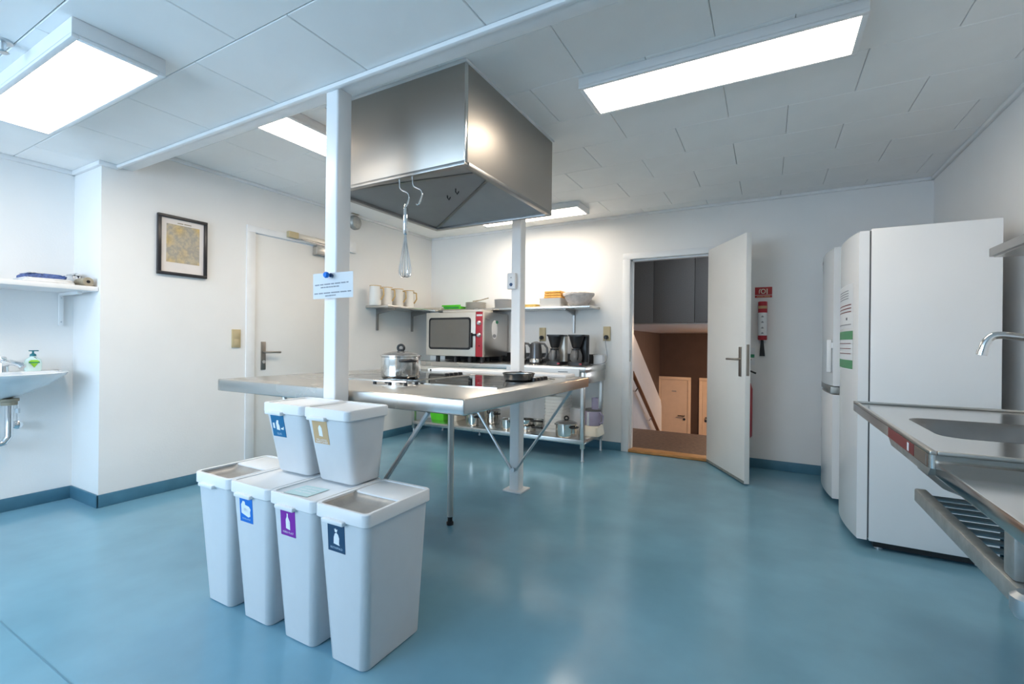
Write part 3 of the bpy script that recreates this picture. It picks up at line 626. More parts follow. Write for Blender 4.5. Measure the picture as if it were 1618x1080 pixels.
for px, lab in zip((593, 611, 629, 646), ('white jug with tan handle, nearest the column end of the left shelf', 'white jug with tan handle, second from the column on the left shelf', 'white jug with tan handle, third from the column on the left shelf', 'white jug with tan handle, nearest the corner on the left shelf')): jug(lab, px)
def tray(bm, x0, x1, y0, y1, z, h, r=.02, flare=.012):
    return loft(bm, [rr(x0+flare, x1-flare, y0+flare, y1-flare, r, z), rr(x0, x1, y0, y1, r, z+h), rr(x0+.004, x1-.004, y0+.004, y1-.004, r, z+h), rr(x0+flare+.004, x1-flare-.004, y0+flare+.004, y1-flare-.004, r, z+.004)])
def px_x(px, y, py=480): return ony(px, py, y).x
def flat_stack(name, labels, cat, group, a, b, y0, y1, z, h, n, m, r=.02, flare=.012):
    xa, xb = px_x(a, y0), px_x(b, y0)
    for k in range(n):
        o = obj(name, tray(nb(), xa, xb, y0, y1, 0+z+k*h, h*.96, r, flare), m, None, loc=((xa+xb)/2, (y0+y1)/2, z+k*h)); top(o, labels[k] if isinstance(labels, (list, tuple)) else labels, cat, group)
flat_stack('baking_tray', ['lower cream baking tray at the corner of the shelves', 'upper cream baking tray at the corner of the shelves'], 'tray', 'cream trays in the shelf corner', 668, 697, 4.48, 4.72, SZ, .014, 2, 'creamplastic', .015, .008)
o = thing('green_tray', 'bright green plastic tray on the back wall shelf', 'tray', (px_x(712, 4.5), 4.6, SZ))
xa, xb = px_x(699, 4.47), px_x(727, 4.47)
obj('tray_body', tray(nb(), xa, xb, 4.47, 4.70, SZ, .034, .025, .012), 'green', o); obj('rim', box(nb(), xa-.006, xb+.006, 4.464, 4.476, SZ+.034, SZ+.052, .004), 'green', o); obj('shadow_slot', box(nb(), xa+.02, xb-.02, 4.463, 4.468, SZ+.014, SZ+.022), 'darkgreen', o, 0)
def plates(px, y, n, r, h, z, m, names, group, cat='plate', nm='plate'):
    x = px_x(px, y)
    for k in range(n):
        c = (x, y, z+k*h); names_ = ('topmost '+names) if k == n-1 else ('lowest '+names) if k == 0 else names
        o = obj(nm, lathe(nb(), [(r*.6, 0), (r*.65, .004), (r, h*.9), (r, h*1.0), (r*.66, .0075), (.002, .006)], c, 32, None, True, False), m, None, loc=c); top(o, names_, cat, group)
plates(752, 4.60, 8, .125, .010, SZ, 'ceramic', 'white plate in the stack right of the green tray', 'white plates on the back shelf')
x = px_x(757, 4.6); o = obj('serving_spoon', tube(nb(), [(x-.06, 4.56, SZ+.09), (x+.03, 4.58, SZ+.105), (x+.13, 4.60, SZ+.13)], [.012, .006, .007], 8), 'taupe', None, loc=(x, 4.58, SZ+.06)); top(o, 'brown spoon leaning on the white plates', 'spoon')
plates(797, 4.60, 10, .12, .010, SZ, 'enamelmatte', 'pale grey plate in the stack beside the rear column', 'grey plates on the back shelf')
xa, xb = px_x(822, 4.5), px_x(847, 4.5)
o = thing('wood_serving_dish', 'low yellow serving dish right of the rear column', 'dish', ((xa+xb)/2, 4.58, SZ))
obj('dish', tray(nb(), xa, xb, 4.5, 4.68, SZ, .03, .03, .01), 'yellow', o); obj('handle', box(nb(), xa-.02, xa+.01, 4.56, 4.62, SZ+.015, SZ+.028, .004), 'black', o)
flat_stack('white_dish', ['lowest white oblong dish under the orange napkins', 'middle white oblong dish under the orange napkins', 'top white oblong dish under the orange napkins'], 'dish', 'white oblong dishes', 851, 886, 4.49, 4.72, SZ, .030, 3, 'ceramic', .02, .01)
xa, xb = px_x(859, 4.52), px_x(886, 4.52)
for k, lab in enumerate(('lowest folded orange napkin pack', 'middle folded orange napkin pack', 'top folded orange napkin pack')):
    z = SZ+.091+k*.026; o = obj('napkin_pack', box(nb(), xa+.003*k, xb-.002*k, 4.52, 4.68, z, z+.0245, .008), 'orange', None, loc=((xa+xb)/2, 4.6, z)); top(o, lab+' on the white dishes', 'napkins', 'orange napkin packs')
c = (px_x(914, 4.6), 4.6, SZ); o = thing('mixing_bowl', 'large bowl under a wrinkled pale cloth at the shelf end', 'bowl', c)
obj('bowl', lathe(nb(), [(.075, 0), (.085, .004), (.135, .07), (.155, .125), (.151, .125), (.13, .07), (.08, .01)], c, 36), 'clothgrey', o)
bm = lathe(nb(), [(.157, .105), (.162, .120), (.16, .136), (.12, .146), (.05, .150), (.004, .151)], c, 40)
for v in bm.verts: v.co += Vector((random.uniform(-1, 1), random.uniform(-1, 1), random.uniform(-1, 1)))*.006
obj('cloth_cover', bm, 'clothgrey', o)

# ================================================================== LOWER SHELF OF BACK TABLE
LZ = .2055
def lx(px, y): return ony(px, 665, y).x
xa, xb = lx(678, 4.30), lx(700, 4.30)
for k, lab in enumerate(('lower bright green box on the low shelf', 'upper bright green box on the low shelf')):
    z = LZ+k*.1; o = thing('green_box', lab, 'box', ((xa+xb)/2, 4.4, z), 'green boxes on the low shelf')
    obj('tub', tray(nb(), xa, xb, 4.30, 4.52, z, .082, .02, .012), 'green', o); obj('lid', box(nb(), xa-.006, xb+.006, 4.294, 4.526, z+.082, z+.0995, .005), 'green' if k else 'paper', o)
xa, xb = lx(706, 4.34), lx(721, 4.34)
o = thing('storage_tub', 'cream storage tub behind the island leg on the low shelf', 'tub', ((xa+xb)/2, 4.42, LZ))
obj('tub', tray(nb(), xa, xb, 4.34, 4.56, LZ, .19, .02, .012), 'creamplastic', o); obj('lid', box(nb(), xa-.005, xb+.005, 4.335, 4.565, LZ+.19, LZ+.205, .005), 'creamplastic', o)
def smallpot(label, px, y, r, h, lid, z=LZ, longh=None):
    c = (lx(px, y), y, z); o = thing('saucepan' if longh else 'cooking_pot', label, 'pot', c, 'pots on the low shelf')
    potparts(o, c, r, h, lid) if not longh else None
    if longh:
        obj('body', lathe(nb(), [(r*.9, 0), (r, .012), (r, h), (r+.004, h), (r-.003, h-.004), (r-.004, .012), (.001, .008)], c, 32, None, True, False), 'polished', o)
        q = Vector(c)+Vector((0, 0, h-.015)); d = Vector(longh).normalized(); obj('handle', tube(nb(), [q+d*r, q+d*(r+.06), q+d*(r+.17)], .011, 8), 'black', o)
smallpot('steel saucepan with long black handle, next to the cream tub', 752, 4.60, .065, .10, False, longh=(.8, -.6, .3))
smallpot('steel pot with a lid between the island leg and brace', 748, 4.25, .070, .12, True)
smallpot('taller steel pot right of the brace on the low shelf', 778, 4.48, .09, .14, True)
smallpot('wide steel pot beside the rear column on the low shelf', 803, 4.25, .075, .11, False)
c = (lx(772, 4.52), 4.52, LZ+.0); o = thing('soup_ladle', 'steel ladle with a hooked handle above the pots', 'ladle', (c[0], 4.50, LZ+.18))
q = ony(772, 650, 4.22); obj('ladle_handle', tube(nb(), [q+Vector((.02, 0, .0)), q+Vector((.08, .05, .10)), q+Vector((.10, .07, .15))], .006, 6), 'steeldark', o)
obj('hang_ring', tube(nb(), [q+Vector((.018*math.cos(a), 0, .018*math.sin(a))) for a in [k*.5236 for k in range(12)]], .006, 6, True), 'black', o)
smallpot('saucepan with a black handle right of the rear column, lower of two', 834, 4.30, .085, .055, False, longh=(.9, -.5, .1))
smallpot('saucepan with a black handle right of the rear column, upper of two', 832, 4.30, .08, .06, False, z=LZ+.056, longh=(.9, -.4, .1))
c = (lx(846, 4.58), 4.58, LZ); o = thing('glass_dish', 'clear glass oven dish behind the white plate stack', 'dish', c); obj('dish', lathe(nb(), [(.075, 0), (.092, .05), (.096, .06), (.089, .06), (.071, .006)], c, 32), 'glass', o); obj('rim', lathe(nb(), [(.088, .058), (.098, .058), (.098, .065), (.088, .065)], c, 32, None, False, False), 'glass', o)
for k in range(11):
    h = .033; y = 4.42; xa, xb = lx(858, 4.34), lx(889, 4.34); z = LZ+k*h
    o = obj('serving_tray', tray(nb(), xa+.003*(k % 2), xb, 4.34, 4.62, z, h*.97, .03, .006), 'ceramic', None, loc=((xa+xb)/2, 4.48, z)); top(o, ('topmost ' if k == 10 else 'lowest ' if k == 0 else '')+'white stacked tray in the tall stack on the low shelf', 'tray', 'white trays in the tall stack')
smallpot('big steel pot at the right end of the low shelf', 895, 4.235, .105, .125, True)
xa, xb = lx(898, 4.52), lx(921, 4.52); o = thing('white_carton', 'white carton behind the big steel pot', 'box', ((xa+xb)/2, 4.6, LZ)); obj('carton', box(nb(), xa, xb, 4.54, 4.66, LZ, LZ+.22, .004), 'paper', o); obj('lid_flap', box(nb(), xa-.002, xb+.002, 4.538, 4.662, LZ+.2201, LZ+.232, .003), 'paper', o)
fx = lx(934, 4.42); fp = thing('food_processor', 'cream food processor with a clear purple bowl on the low shelf', 'food processor', (fx, 4.45, LZ)); c = (fx+.005, 4.45, LZ)
obj('motor_base', loft(nb(), [rr(fx-.115, fx+.10, 4.35, 4.56, .03, LZ), rr(fx-.105, fx+.09, 4.36, 4.55, .03, LZ+.085), rr(fx-.09, fx+.08, 4.37, 4.54, .03, LZ+.095)]), 'creamplastic', fp)
bw = obj('bowl', lathe(nb(), [(.075, .096), (.082, .11), (.084, .235), (.08, .24)], c), 'purpleplastic', fp)
obj('spindle', cyl(nb(), (c[0]-.02, c[1]-.08, LZ+.10), .014, .13, 'z', 10), 'stairwhite', bw)
obj('lid', lathe(nb(), [(.086, .238), (.086, .250), (.07, .258), (.03, .26)], c), 'darkgrey', fp)
obj('feed_tube', lathe(nb(), [(.034, .258), (.034, .37), (.029, .37), (.029, .262)], (c[0]+.03, c[1]-.02, LZ)), 'purpleplastic', fp)
obj('bowl_handle', tube(nb(), [Vector(c)+Vector((.075, -.02, .23)), Vector(c)+Vector((.115, -.03, .2)), Vector(c)+Vector((.11, -.03, .13)), Vector(c)+Vector((.075, -.02, .115))], .009, 8), 'purpleplastic', fp)

# ================================================================== WASTE BINS
def quadmap(p00, p10, p01, p11, n):
    p00, p10, p01, p11 = map(Vector, (p00, p10, p01, p11))
    return lambda u, v, d=0: p00*(1-u)*(1-v)+p10*u*(1-v)+p01*(1-u)*v+p11*u*v + n*d
def sticker(parent, xc, zc, w, h, yf, m, shapes, words, wm='whiteprint'):
    n = Vector((0, -1, 0)); Q = quadmap((xc-w/2, yf(zc-h/2), zc-h/2), (xc+w/2, yf(zc-h/2), zc-h/2), (xc-w/2, yf(zc+h/2), zc+h/2), (xc+w/2, yf(zc+h/2), zc+h/2), n)
    s = obj('sticker', loft(nb(), [[Q(0, 0, .0002), Q(1, 0, .0002), Q(1, 1, .0002), Q(0, 1, .0002)], [Q(0, 0, .001), Q(1, 0, .001), Q(1, 1, .001), Q(0, 1, .001)]]), m, parent, 0)
    for sh, mm in shapes:
        bm = nb(); bm.faces.new([bm.verts.new(Q(u, v, .0014)) for u, v in sh]); obj('symbol', bm, mm, s, 0)
    for i, wd in enumerate(words):
        v = .13-.09*i if len(words) == 1 else .17-.10*i
        sz = min(.013, w*1.28/len(wd)); bm = text_bm(wd, sz, Q(.5, v, .0014), (1, 0, 0), Q(0, 1)-Q(0, 0)); obj('lettering', bm, wm, s, 0)
def bin_(label, x0, x1, y0, y1, z0, zt, tx, ty0, ty1, lidh, cat, openlid, stick, tabx=None, round_=.03, grp='tall bins on the floor'):
    """x0..y1: top outline of lid, body tapers by tx / ty to the foot"""
    c = thing('waste_bin', label, cat, ((x0+x1)/2, (y0+y1)/2, z0), grp)
    zb = zt-lidh; ix = .007
    B = lambda z: [x0+ix+tx*(1-(z-z0)/(zb-z0)), x1-ix-tx*(1-(z-z0)/(zb-z0)), y0+ix+ty0*(1-(z-z0)/(zb-z0)), y1-ix-ty1*(1-(z-z0)/(zb-z0))]
    b0, b1 = B(z0), B(zb); s = .004
    obj('body', loft(nb(), [rr(b0[0]+.006, b0[1]-.006, b0[2]+.006, b0[3]-.006, round_*.8, z0), rr(*b0, round_, z0+.006), rr(*b1, round_, zb),
        rr(b1[0]+s, b1[1]-s, b1[2]+s, b1[3]-s, round_-s, zb), rr(b0[0]+s, b0[1]-s, b0[2]+s, b0[3]-s, round_-s, z0+.01)]), 'bin', c)
    rl = round_*.8; li = .014
    fr = nb()
    loft(fr, [rr(x0+.004, x1-.004, y0+.004, y1-.004, rl, zb-.004), rr(x0, x1, y0, y1, rl, zb), rr(x0, x1, y0, y1, rl, zt-.004), rr(x0+.003, x1-.003, y0+.003, y1-.003, rl, zt),
        rr(x0+li, x1-li, y0+li, y1-li, rl*.7, zt-.001), rr(x0+li, x1-li, y0+li, y1-li, rl*.7, zb-.004)], False, False)
    lid = obj('lid_rim', fr, 'binlid', c)
    if openlid:
        ym = y0+(y1-y0)*.52
        obj('lid_flap', box(nb(), x0+li-.002, x1-li+.002, ym, y1-li+.002, zt-.014, zt-.004, .004), 'binlid', c)
        obj('bag_liner', loft(nb(), [rr(x0+li-.003, x1-li+.003, y0+li-.003, ym+.004, .014, zt-.004), rr(x0+li+.004, x1-li-.004, y0+li+.004, ym-.002, .014, zt-.014), rr(x0+li+.03, x1-li-.03, y0+li+.03, ym-.03, .012, zt-.03)], False, True), 'bagfilm', c)
    else:
        fl = nb(); loft(fl, [rr(x0+li-.002, x1-li+.002, y0+li-.002, y1-li+.002, rl*.7, zt-.02), rr(x0+li-.002, x1-li+.002, y0+li-.002, y1-li+.002, rl*.7, zt-.003), rr(x0+li+.012, x1-li-.012, y0+li+.012, y1-li-.012, rl*.6, zt-.010)])
        obj('lid_panel', fl, 'binlid', c)
    tx_ = tabx if tabx is not None else (x0+x1)/2-.02
    obj('front_tab', box(nb(), tx_-.052, tx_+.052, y0-.014, y0+.01, zb-.010, zb+.006, .005), 'binlid', c)
    if stick:
        yf = lambda z: B(z)[2]
        m_, shapes, words, wm = stick; w, h = (.083, .100) if grp.startswith('tall') else (.086, .094)
        sticker(c, tx_-.002, zb-.012-h/2, w, h, yf, m_, shapes, words, wm)
    return c, lid
def circ(cx, cy, rx, ry, n=14, a0=0, a1=360): return [(cx+rx*math.cos(R(a0+(a1-a0)*k/n)), cy+ry*math.sin(R(a0+(a1-a0)*k/n))) for k in range(n)]
bag = [([(.34, .28), (.70, .24), (.66, .30), (.68, .5), (.62, .62), (.52, .68), (.42, .63), (.36, .5)], 'whiteprint'), ([(.44, .69), (.55, .69), (.60, .80), (.53, .77), (.48, .83), (.45, .77), (.40, .82)], 'whiteprint')]
bottle = [([(.36, .28), (.64, .24), (.64, .55), (.52, .72), (.52, .84), (.44, .85), (.44, .73), (.36, .6)], 'whiteprint'), ([(.56, .42), (.60, .41), (.60, .52), (.56, .53)], 'st_mag')]
papers = [([(.12, .34), (.66, .22), (.82, .28), (.80, .44), (.86, .56), (.74, .66), (.44, .70), (.42, .82), (.26, .84), (.12, .68)], 'whiteprint'), ([(.34, .44), (.62, .40), (.62, .54), (.34, .58)], 'printdim')]
jars = [([(.10, .38), (.24, .36), (.24, .62), (.10, .62)], 'whiteprint'), ([(.36, .32), (.60, .30), (.60, .52), (.54, .62), (.58, .76), (.44, .76), (.36, .62)], 'whiteprint'), ([(.68, .36), (.88, .34), (.92, .50), (.80, .42), (.70, .42)], 'whiteprint')]
carton = [([(.38, .34), (.62, .32), (.62, .68), (.54, .80), (.46, .80), (.38, .68)], 'whiteprint')]
P = .2555; X1 = -1.133; Y0, Y1 = 1.088, 1.425; ZT = .552
specs = [('grey bin nearest the viewer with the dark navy RESTAFFALD sticker', True, ('st_navy', bag, ['RESTAFFALD'], 'printdim')),
         ('grey bin with the purple HÅRD PLAST sticker', False, ('st_mag', bottle, ['HÅRD PLAST'], 'whiteprint')),
         ('grey bin with the bright blue paper sticker', False, ('st_blue', papers, ['PAPIR & PAP'], 'printdim')),
         ('grey bin without a sticker at the far left of the row', True, None)]
for k, (lab, op, stk) in enumerate(specs):
    xr = X1-k*(P+.001); bb, lid = bin_(lab, xr-P+.002, xr, Y0, Y1, 0, ZT,   .032, .030, .006, .043, 'bin', op, stk, tabx=xr-P/2-.02)
    if k == 1:
        Q = lambda u, v: (xr-P+.05+u*.12, Y0+.03+v*.11, ZT-.0085)
        s_ = obj('lid_sticker', prism(nb(), [Q(0, 0), Q(1, .1), Q(1, 1), Q(0, .9)], (0, 0, .001)), 'st_mint', bb, 0)
        for v in (.3, .5, .7): line_of_words(s_, Vector(Q(.15, v))+Vector((0, 0, .0012)), Vector(Q(.85, v+.05))+Vector((0, 0, .0012)), .006, 'whiteprint', [(0, .4), (.45, 1)], Vector((0, 0, 1)), 'print_line')
bin_('small grey bin with the tan sticker on top of the tall bins', -1.636, -1.378, 1.225, 1.452, ZT+.001, .852, .018, .05, .012, .038, 'bin', False, ('st_tan', carton, ['MAD- & DRIKKE', 'KARTONER'], 'whiteprint'), tabx=-1.545, grp='small bins on the tall bins')
bin_('small grey bin with the teal sticker on top of the tall bins', -1.900, -1.642, 1.225, 1.452, ZT+.001, .852, .018, .05, .012, .038, 'bin', False, ('st_teal', jars, ['GLAS'], 'printdim'), tabx=-1.81, grp='small bins on the tall bins')

# ================================================================== LEFT WALL THINGS
pf = thing('framed_picture', 'black framed print with a yellow flower pattern on the left wall', 'picture', (XL, 1.842, 1.80))
py0, py1, pz0, pz1 = 1.676, 2.010, 1.585, 2.022
for a in ((py0, py1, pz1-.022, pz1), (py0, py1, pz0, pz0+.022), (py0, py0+.022, pz0+.022, pz1-.022), (py1-.022, py1, pz0+.022, pz1-.022)):
    obj('frame_bar', box(nb(), XL+.001, XL+.026, a[0], a[1], a[2], a[3], .002), 'framedark', pf)
obj('mount', box(nb(), XL+.001, XL+.011, py0+.022, py1-.022, pz0+.022, pz1-.022), 'mount', pf, 0)
obj('print', box(nb(), XL+.011, XL+.0125, py0+.058, py1-.052, pz0+.095, pz1-.062), 'print', pf, 0)
line_of_words(pf, (XL+.0112, py0+.13, pz1-.052), (XL+.0112, py1-.11, pz1-.052), .007, 'taupe', [(0, .42), (.48, 1)], Vector((1, 0, 0)), 'title_line')
ls = thing('light_switch', 'beige double light switch beside the closed door', 'switch', (XL, 2.25, 1.125))
obj('plate', box(nb(), XL+.0005, XL+.012, 2.214, 2.286, 1.05, 1.20, .003), 'beige', ls)
for z in (1.065, 1.128): obj('rocker', box(nb(), XL+.012, XL+.017, 2.228, 2.272, z, z+.052, .003), 'beige', ls)
p = onx(559, 352, XL); bl = thing('alarm_bell', 'round grey alarm bell on the left wall behind the front column', 'bell', (XL, p.y, p.z))
obj('dome', lathe(nb(), [(.075, 0), (.075, .03), (.06, .05), (.015, .056)], (XL+.001, p.y, p.z), 24, AX), 'galv', bl)
obj('bracket', box(nb(), XL+.0005, XL+.05, p.y-.06, p.y+.035, p.z+.085, p.z+.125, .004), 'taupe', bl)
ab = thing('alarm_box', 'small white alarm box under the round bell', 'alarm box', (XL, p.y-.05, 2.12)); obj('case', box(nb(), XL+.0005, XL+.04, p.y-.10, p.y+.0, 2.05, 2.15, .005), 'paint', ab); obj('lower_lip', box(nb(), XL+.0005, XL+.045, p.y-.105, p.y+.005, 2.035, 2.05, .003), 'paint', ab)
# niche: shelf, towels, roll, basin, tap, soap
ns = thing('niche_shelf', 'white wall shelf above the washbasin', 'shelf', (XN, .8, 1.45))
obj('shelf_board', box(nb(), XN+.001, XL-.02, -.2, YN-.003, 1.425, 1.455, .003), 'trimwhite', ns)
for y in (.35, 1.29):
    bm = nb(); box(bm, XN+.001, XN+.02, y-.012, y+.012, 1.20, 1.425, .002); box(bm, XN+.02, XL-.1, y-.012, y+.012, 1.405, 1.425, .002); obj('bracket', bm, 'trimwhite', ns)
    for z in (1.225, 1.39): obj('screw', cyl(nb(), (XN+.02, y, z), .005, .003, 'x', 8), 'zinc', ns)
tz = 1.4555
def folded(name, lab, y0, y1, x0, x1, z, h, m, amp):
    bm = nb(); loops = []; n = 26; rng = random.Random(len(lab))
    pts = [(x0, y0), (x1, y0), (x1, y1), (x0, y1)]
    for zz, ins in ((z, 0), (z+h*.5, -.004), (z+h, .008)):
        L = rr(x0+ins, x1-ins, y0+ins, y1-ins, .02, zz, 6)
        loops.append([q+Vector((rng.uniform(-1, 1), rng.uniform(-1, 1), (rng.uniform(-.3, .6) if zz > z else 0)))*amp for q in L])
    loft(bm, loops); return bm
tw = thing('folded_towel', 'white folded towel under the blue cloth on the niche shelf', 'towel', (-4.02, 1.14, tz)); obj('lower_fold', folded('a', 'abc', 1.02, 1.255, -4.15, -3.92, tz, .018, 'clothwhite', .004), 'clothwhite', tw); obj('upper_fold', folded('a', 'abde', 1.03, 1.25, -4.14, -3.93, tz+.019, .012, 'clothwhite', .004), 'clothwhite', tw)
o = thing('checked_cloth', 'crumpled blue and white cloth on the niche shelf', 'cloth', (-4.02, 1.12, tz+.034)); obj('crumpled_fold', folded('a', 'abcdefg', 1.04, 1.22, -4.12, -3.95, tz+.034, .022, 'clothblue', .012), 'clothblue', o); obj('white_corner', folded('a', 'abcdefgh', 1.05, 1.12, -4.11, -3.95, tz+.058, .006, 'clothwhite', .006), 'clothwhite', o)
o = thing('white_rag', 'white rag heaped behind the brown roll', 'cloth', (-4.1, 1.29, tz)); obj('heap', folded('a', 'abcdef', 1.29, 1.338, -4.2, -4.04, tz, .075, 'clothwhite', .014), 'clothwhite', o); obj('top_fold', folded('a', 'abcd', 1.295, 1.33, -4.18, -4.06, tz+.08, .012, 'clothwhite', .008), 'clothwhite', o)
rl = thing('paper_roll', 'brown roll lying at the right end of the niche shelf', 'roll', (-3.95, 1.315, tz+.028)); obj('roll', cyl(nb(), (-4.03, 1.312, tz+.029), .028, .14, 'x', 24), 'taupe', rl); obj('core_hole', cyl(nb(), (-3.8905, 1.312, tz+.029), .010, .002, 'x', 14), 'black', rl); obj('loose_end', box(nb(), -4.02, -3.90, 1.318, 1.352, tz, tz+.012, .004), 'taupe', rl)
bs = thing('washbasin', 'white porcelain washbasin in the niche', 'washbasin', (XN, .97, .88)); bc = .955
def dloop(dx, w, z, n=26):
    out = []
    for k in range(n+1):
        a = math.pi*k/n-math.pi/2; out.append(Vector((XN+.002+dx*max(0, math.cos(a))**.75, bc+w*math.sin(a), z)))
    return out
obj('bowl', loft(nb(), [dloop(.16, .10, .735), dloop(.22, .17, .765), dloop(.33, .27, .82), dloop(.41, .335, .875), dloop(.42, .345, .893), dloop(.412, .338, .897), dloop(.36, .29, .888), dloop(.30, .23, .82), dloop(.12, .09, .78)]), 'porcelain', bs)
obj('tap_ledge', box(nb(), XN+.002, XN+.11, bc-.30, bc+.30, .868, .8985, .006), 'porcelain', bs)
obj('fixing', cyl(nb(), (XN+.08, 1.14, .79), .008, .02, 'z', 8), 'black', bs)
tp = thing('trap_pipe', 'chrome drain trap under the washbasin', 'drain pipe', (XN+.13, 1.02, .5)); tx, ty = XN+.14, 1.015
obj('collar', lathe(nb(), [(.038, 0), (.038, .02), (.045, .025), (.045, .04)], (tx, ty, .695)), 'taupe', tp)
obj('down_pipe', tube(nb(), [(tx, ty, .70), (tx, ty, .50), (tx, ty-.02, .465), (tx, ty-.06, .455), (tx, ty-.10, .47), (tx-.02, ty-.12, .49), (tx-.138, ty-.12, .49)], .019, 12), 'chrome', tp)
obj('trap_cup', lathe(nb(), [(.022, 0), (.036, .01), (.036, .05), (.022, .06)], (tx, ty-.10, .44)), 'chrome', tp)
sv = thing('stop_valve', 'small chrome stop valve beside the drain trap', 'valve', (XN, 1.075, .56)); obj('riser', tube(nb(), [(XN+.05, 1.075, .57), (XN+.05, 1.075, .72)], .006, 8), 'chrome', sv); obj('nut', cyl(nb(), (XN+.05, 1.075, .63), .013, .03, 'z', 6), 'zinc', sv); obj('valve_wheel', lathe(nb(), [(.012, 0), (.026, .03), (.026, .055), (.015, .062)], (XN+.001, 1.075, .555), 14, AX), 'chrome', sv)
fz = .899; fa = thing('basin_tap', 'chrome mixer tap on the washbasin', 'tap', (XN+.07, 1.0, fz))
fy = 1.005
obj('body', lathe(nb(), [(.026, 0), (.024, .03), (.022, .055), (.012, .065)], (XN+.07, fy, fz)), 'chrome', fa)
obj('spout', tube(nb(), [(XN+.07, fy, fz+.045), (XN+.12, fy+.02, fz+.06), (XN+.18, fy+.05, fz+.045), (XN+.19, fy+.055, fz+.03)], [.02, .018, .017, .017], 12), 'chrome', fa)
obj('lever', tube(nb(), [(XN+.07, fy, fz+.06), (XN+.085, fy+.0, fz+.085), (XN+.12, fy-.03, fz+.09)], [.018, .012, .009], 10), 'chrome', fa)
sp = thing('soap_dispenser', 'clear soap bottle with green label and teal pump on the washbasin', 'soap bottle', (XN+.09, 1.14, fz)); sc = (XN+.085, 1.135, fz)
obj('bottle', loft(nb(), [rr(sc[0]-.022, sc[0]+.022, sc[1]-w, sc[1]+w, .018, fz+z) for w, z in ((.036, 0), (.04, .006), (.042, .05), (.036, .075), (.014, .092), (.012, .096))]), 'soapbody', sp)
obj('label', loft(nb(), [[Vector((sc[0]+.0225+d, sc[1]+y, fz+z)) for y, z in ((-.026, .062), (0, .022), (.026, .062), (.014, .072), (-.014, .072))] for d in (0, .0012)]), 'soaplabel', sp)
obj('label_band', box(nb(), sc[0]+.0236, sc[0]+.0245, sc[1]-.026, sc[1]+.026, fz+.052, fz+.059), 'darkgreen', sp, 0)
obj('pump_collar', lathe(nb(), [(.016, 0), (.015, .012), (.005, .02), (.005, .034)], (sc[0], sc[1], fz+.096)), 'teal', sp)
obj('pump_head', box(nb(), sc[0]-.006, sc[0]+.006, sc[1]-.02, sc[1]+.026, fz+.128, fz+.135, .002), 'teal', sp)

# ================================================================== FIRE BLANKET, EXTINGUISHER
fb = thing('fire_blanket', 'red fire blanket tube with white instructions on the back wall', 'fire blanket', (-.04, YB, 1.33))
a, b = ony(1198, 477, YB), ony(1212, 537, YB); cx = (a.x+b.x)/2; r = .037
obj('tube', lathe(nb(), [(r*.9, b.z), (r, b.z+.006), (r, a.z-.004), (r*.9, a.z)], (cx, YB-r-.001, 0)), 'red', fb)
def wrap(z0, z1, rr_, a0, a1, m, par):
    bm = nb(); loft_ = []
    for z in (z0, z1): loft_.append([Vector((cx+rr_*math.cos(R(t)), YB-r-.001+rr_*math.sin(R(t)), z)) for t in [a0+(a1-a0)*k/10 for k in range(11)]])
    rows = [[bm.verts.new(p) for p in L] for L in loft_]
    for k in range(10): bm.faces.new((rows[0][k], rows[0][k+1], rows[1][k+1], rows[1][k]))
    return obj('instruction_label', bm, m, par)
il = wrap(b.z+.04, b.z+.245, r+.0012, 195, 345, 'paper', fb)
for f in (.06, .30, .55, .78):
    z = b.z+.04+.205*(1-f)-.03
    obj('pictogram', prism(nb(), [(cx-.012, YB-2*r-.004, z), (cx+.010, YB-2*r-.004, z), (cx+.006, YB-2*r-.004, z+.012), (cx-.004, YB-2*r-.004, z+.016)], (0, .001, 0)), 'inkgrey', il, 0)
wl = wrap(a.z-.065, a.z-.04, r+.0012, 205, 335, 'st_tan', fb); wl.name = 'print_band'
obj('pull_strap', prism(nb(), [(cx-.014, YB-.03, b.z+.004), (cx+.008, YB-.03, b.z+.004), (cx+.022, YB-.03, b.z-.145), (cx-.022, YB-.03, b.z-.145)], (0, .008, 0)), 'black', fb, 0)
fs = thing('fire_sign', 'red safety sign with white symbol above the fire blanket', 'sign', (-.04, YB, 1.59)); a, b = ony(1193, 454, YB), ony(1220, 469.5, YB)
obj('board', box(nb(), a.x, b.x, YB-.004, YB-.0003, b.z+.025, a.z, .0008), 'redsign', fs); obj('lower_strip', box(nb(), a.x, b.x, YB-.004, YB-.0003, b.z-.0, b.z+.02, .0008), 'redsign', fs)
mx = (a.x+b.x)/2; mz = b.z+.055
bm = nb(); tube(bm, [Vector((mx-.002+.017*math.cos(t), YB-.0045, mz+.002+.019*math.sin(t))) for t in [k*.5236 for k in range(12)]], .0045, 4, True); obj('symbol', bm, 'creamplastic', fs, 0)
obj('symbol', box(nb(), mx+.024, mx+.033, YB-.0055, YB-.0041, mz-.025, mz+.024), 'creamplastic', fs, 0); obj('symbol', tube(nb(), [(mx-.034, YB-.0045, mz-.018), (mx-.034, YB-.0045, mz+.008), (mx-.028, YB-.0045, mz+.02), (mx-.02, YB-.0045, mz+.02)], .004, 4), 'creamplastic', fs, 0)
line_of_words(fs, (a.x+.015, YB-.0042, b.z+.007), (b.x-.015, YB-.0042, b.z+.007), .006, 'st_tan', [(0, .5), (.55, 1)], Vector((0, -1, 0)))
ex = thing('fire_extinguisher', 'red fire extinguisher mostly hidden behind the open door', 'extinguisher', (-.2, 4.69, .2)); exx = ony(1189, 640, 4.69).x-.075
obj('cylinder', lathe(nb(), [(.06, .28), (.075, .30), (.075, .72), (.06, .77), (.025, .80), (.025, .82)], (exx, 4.69, 0)), 'red', ex)
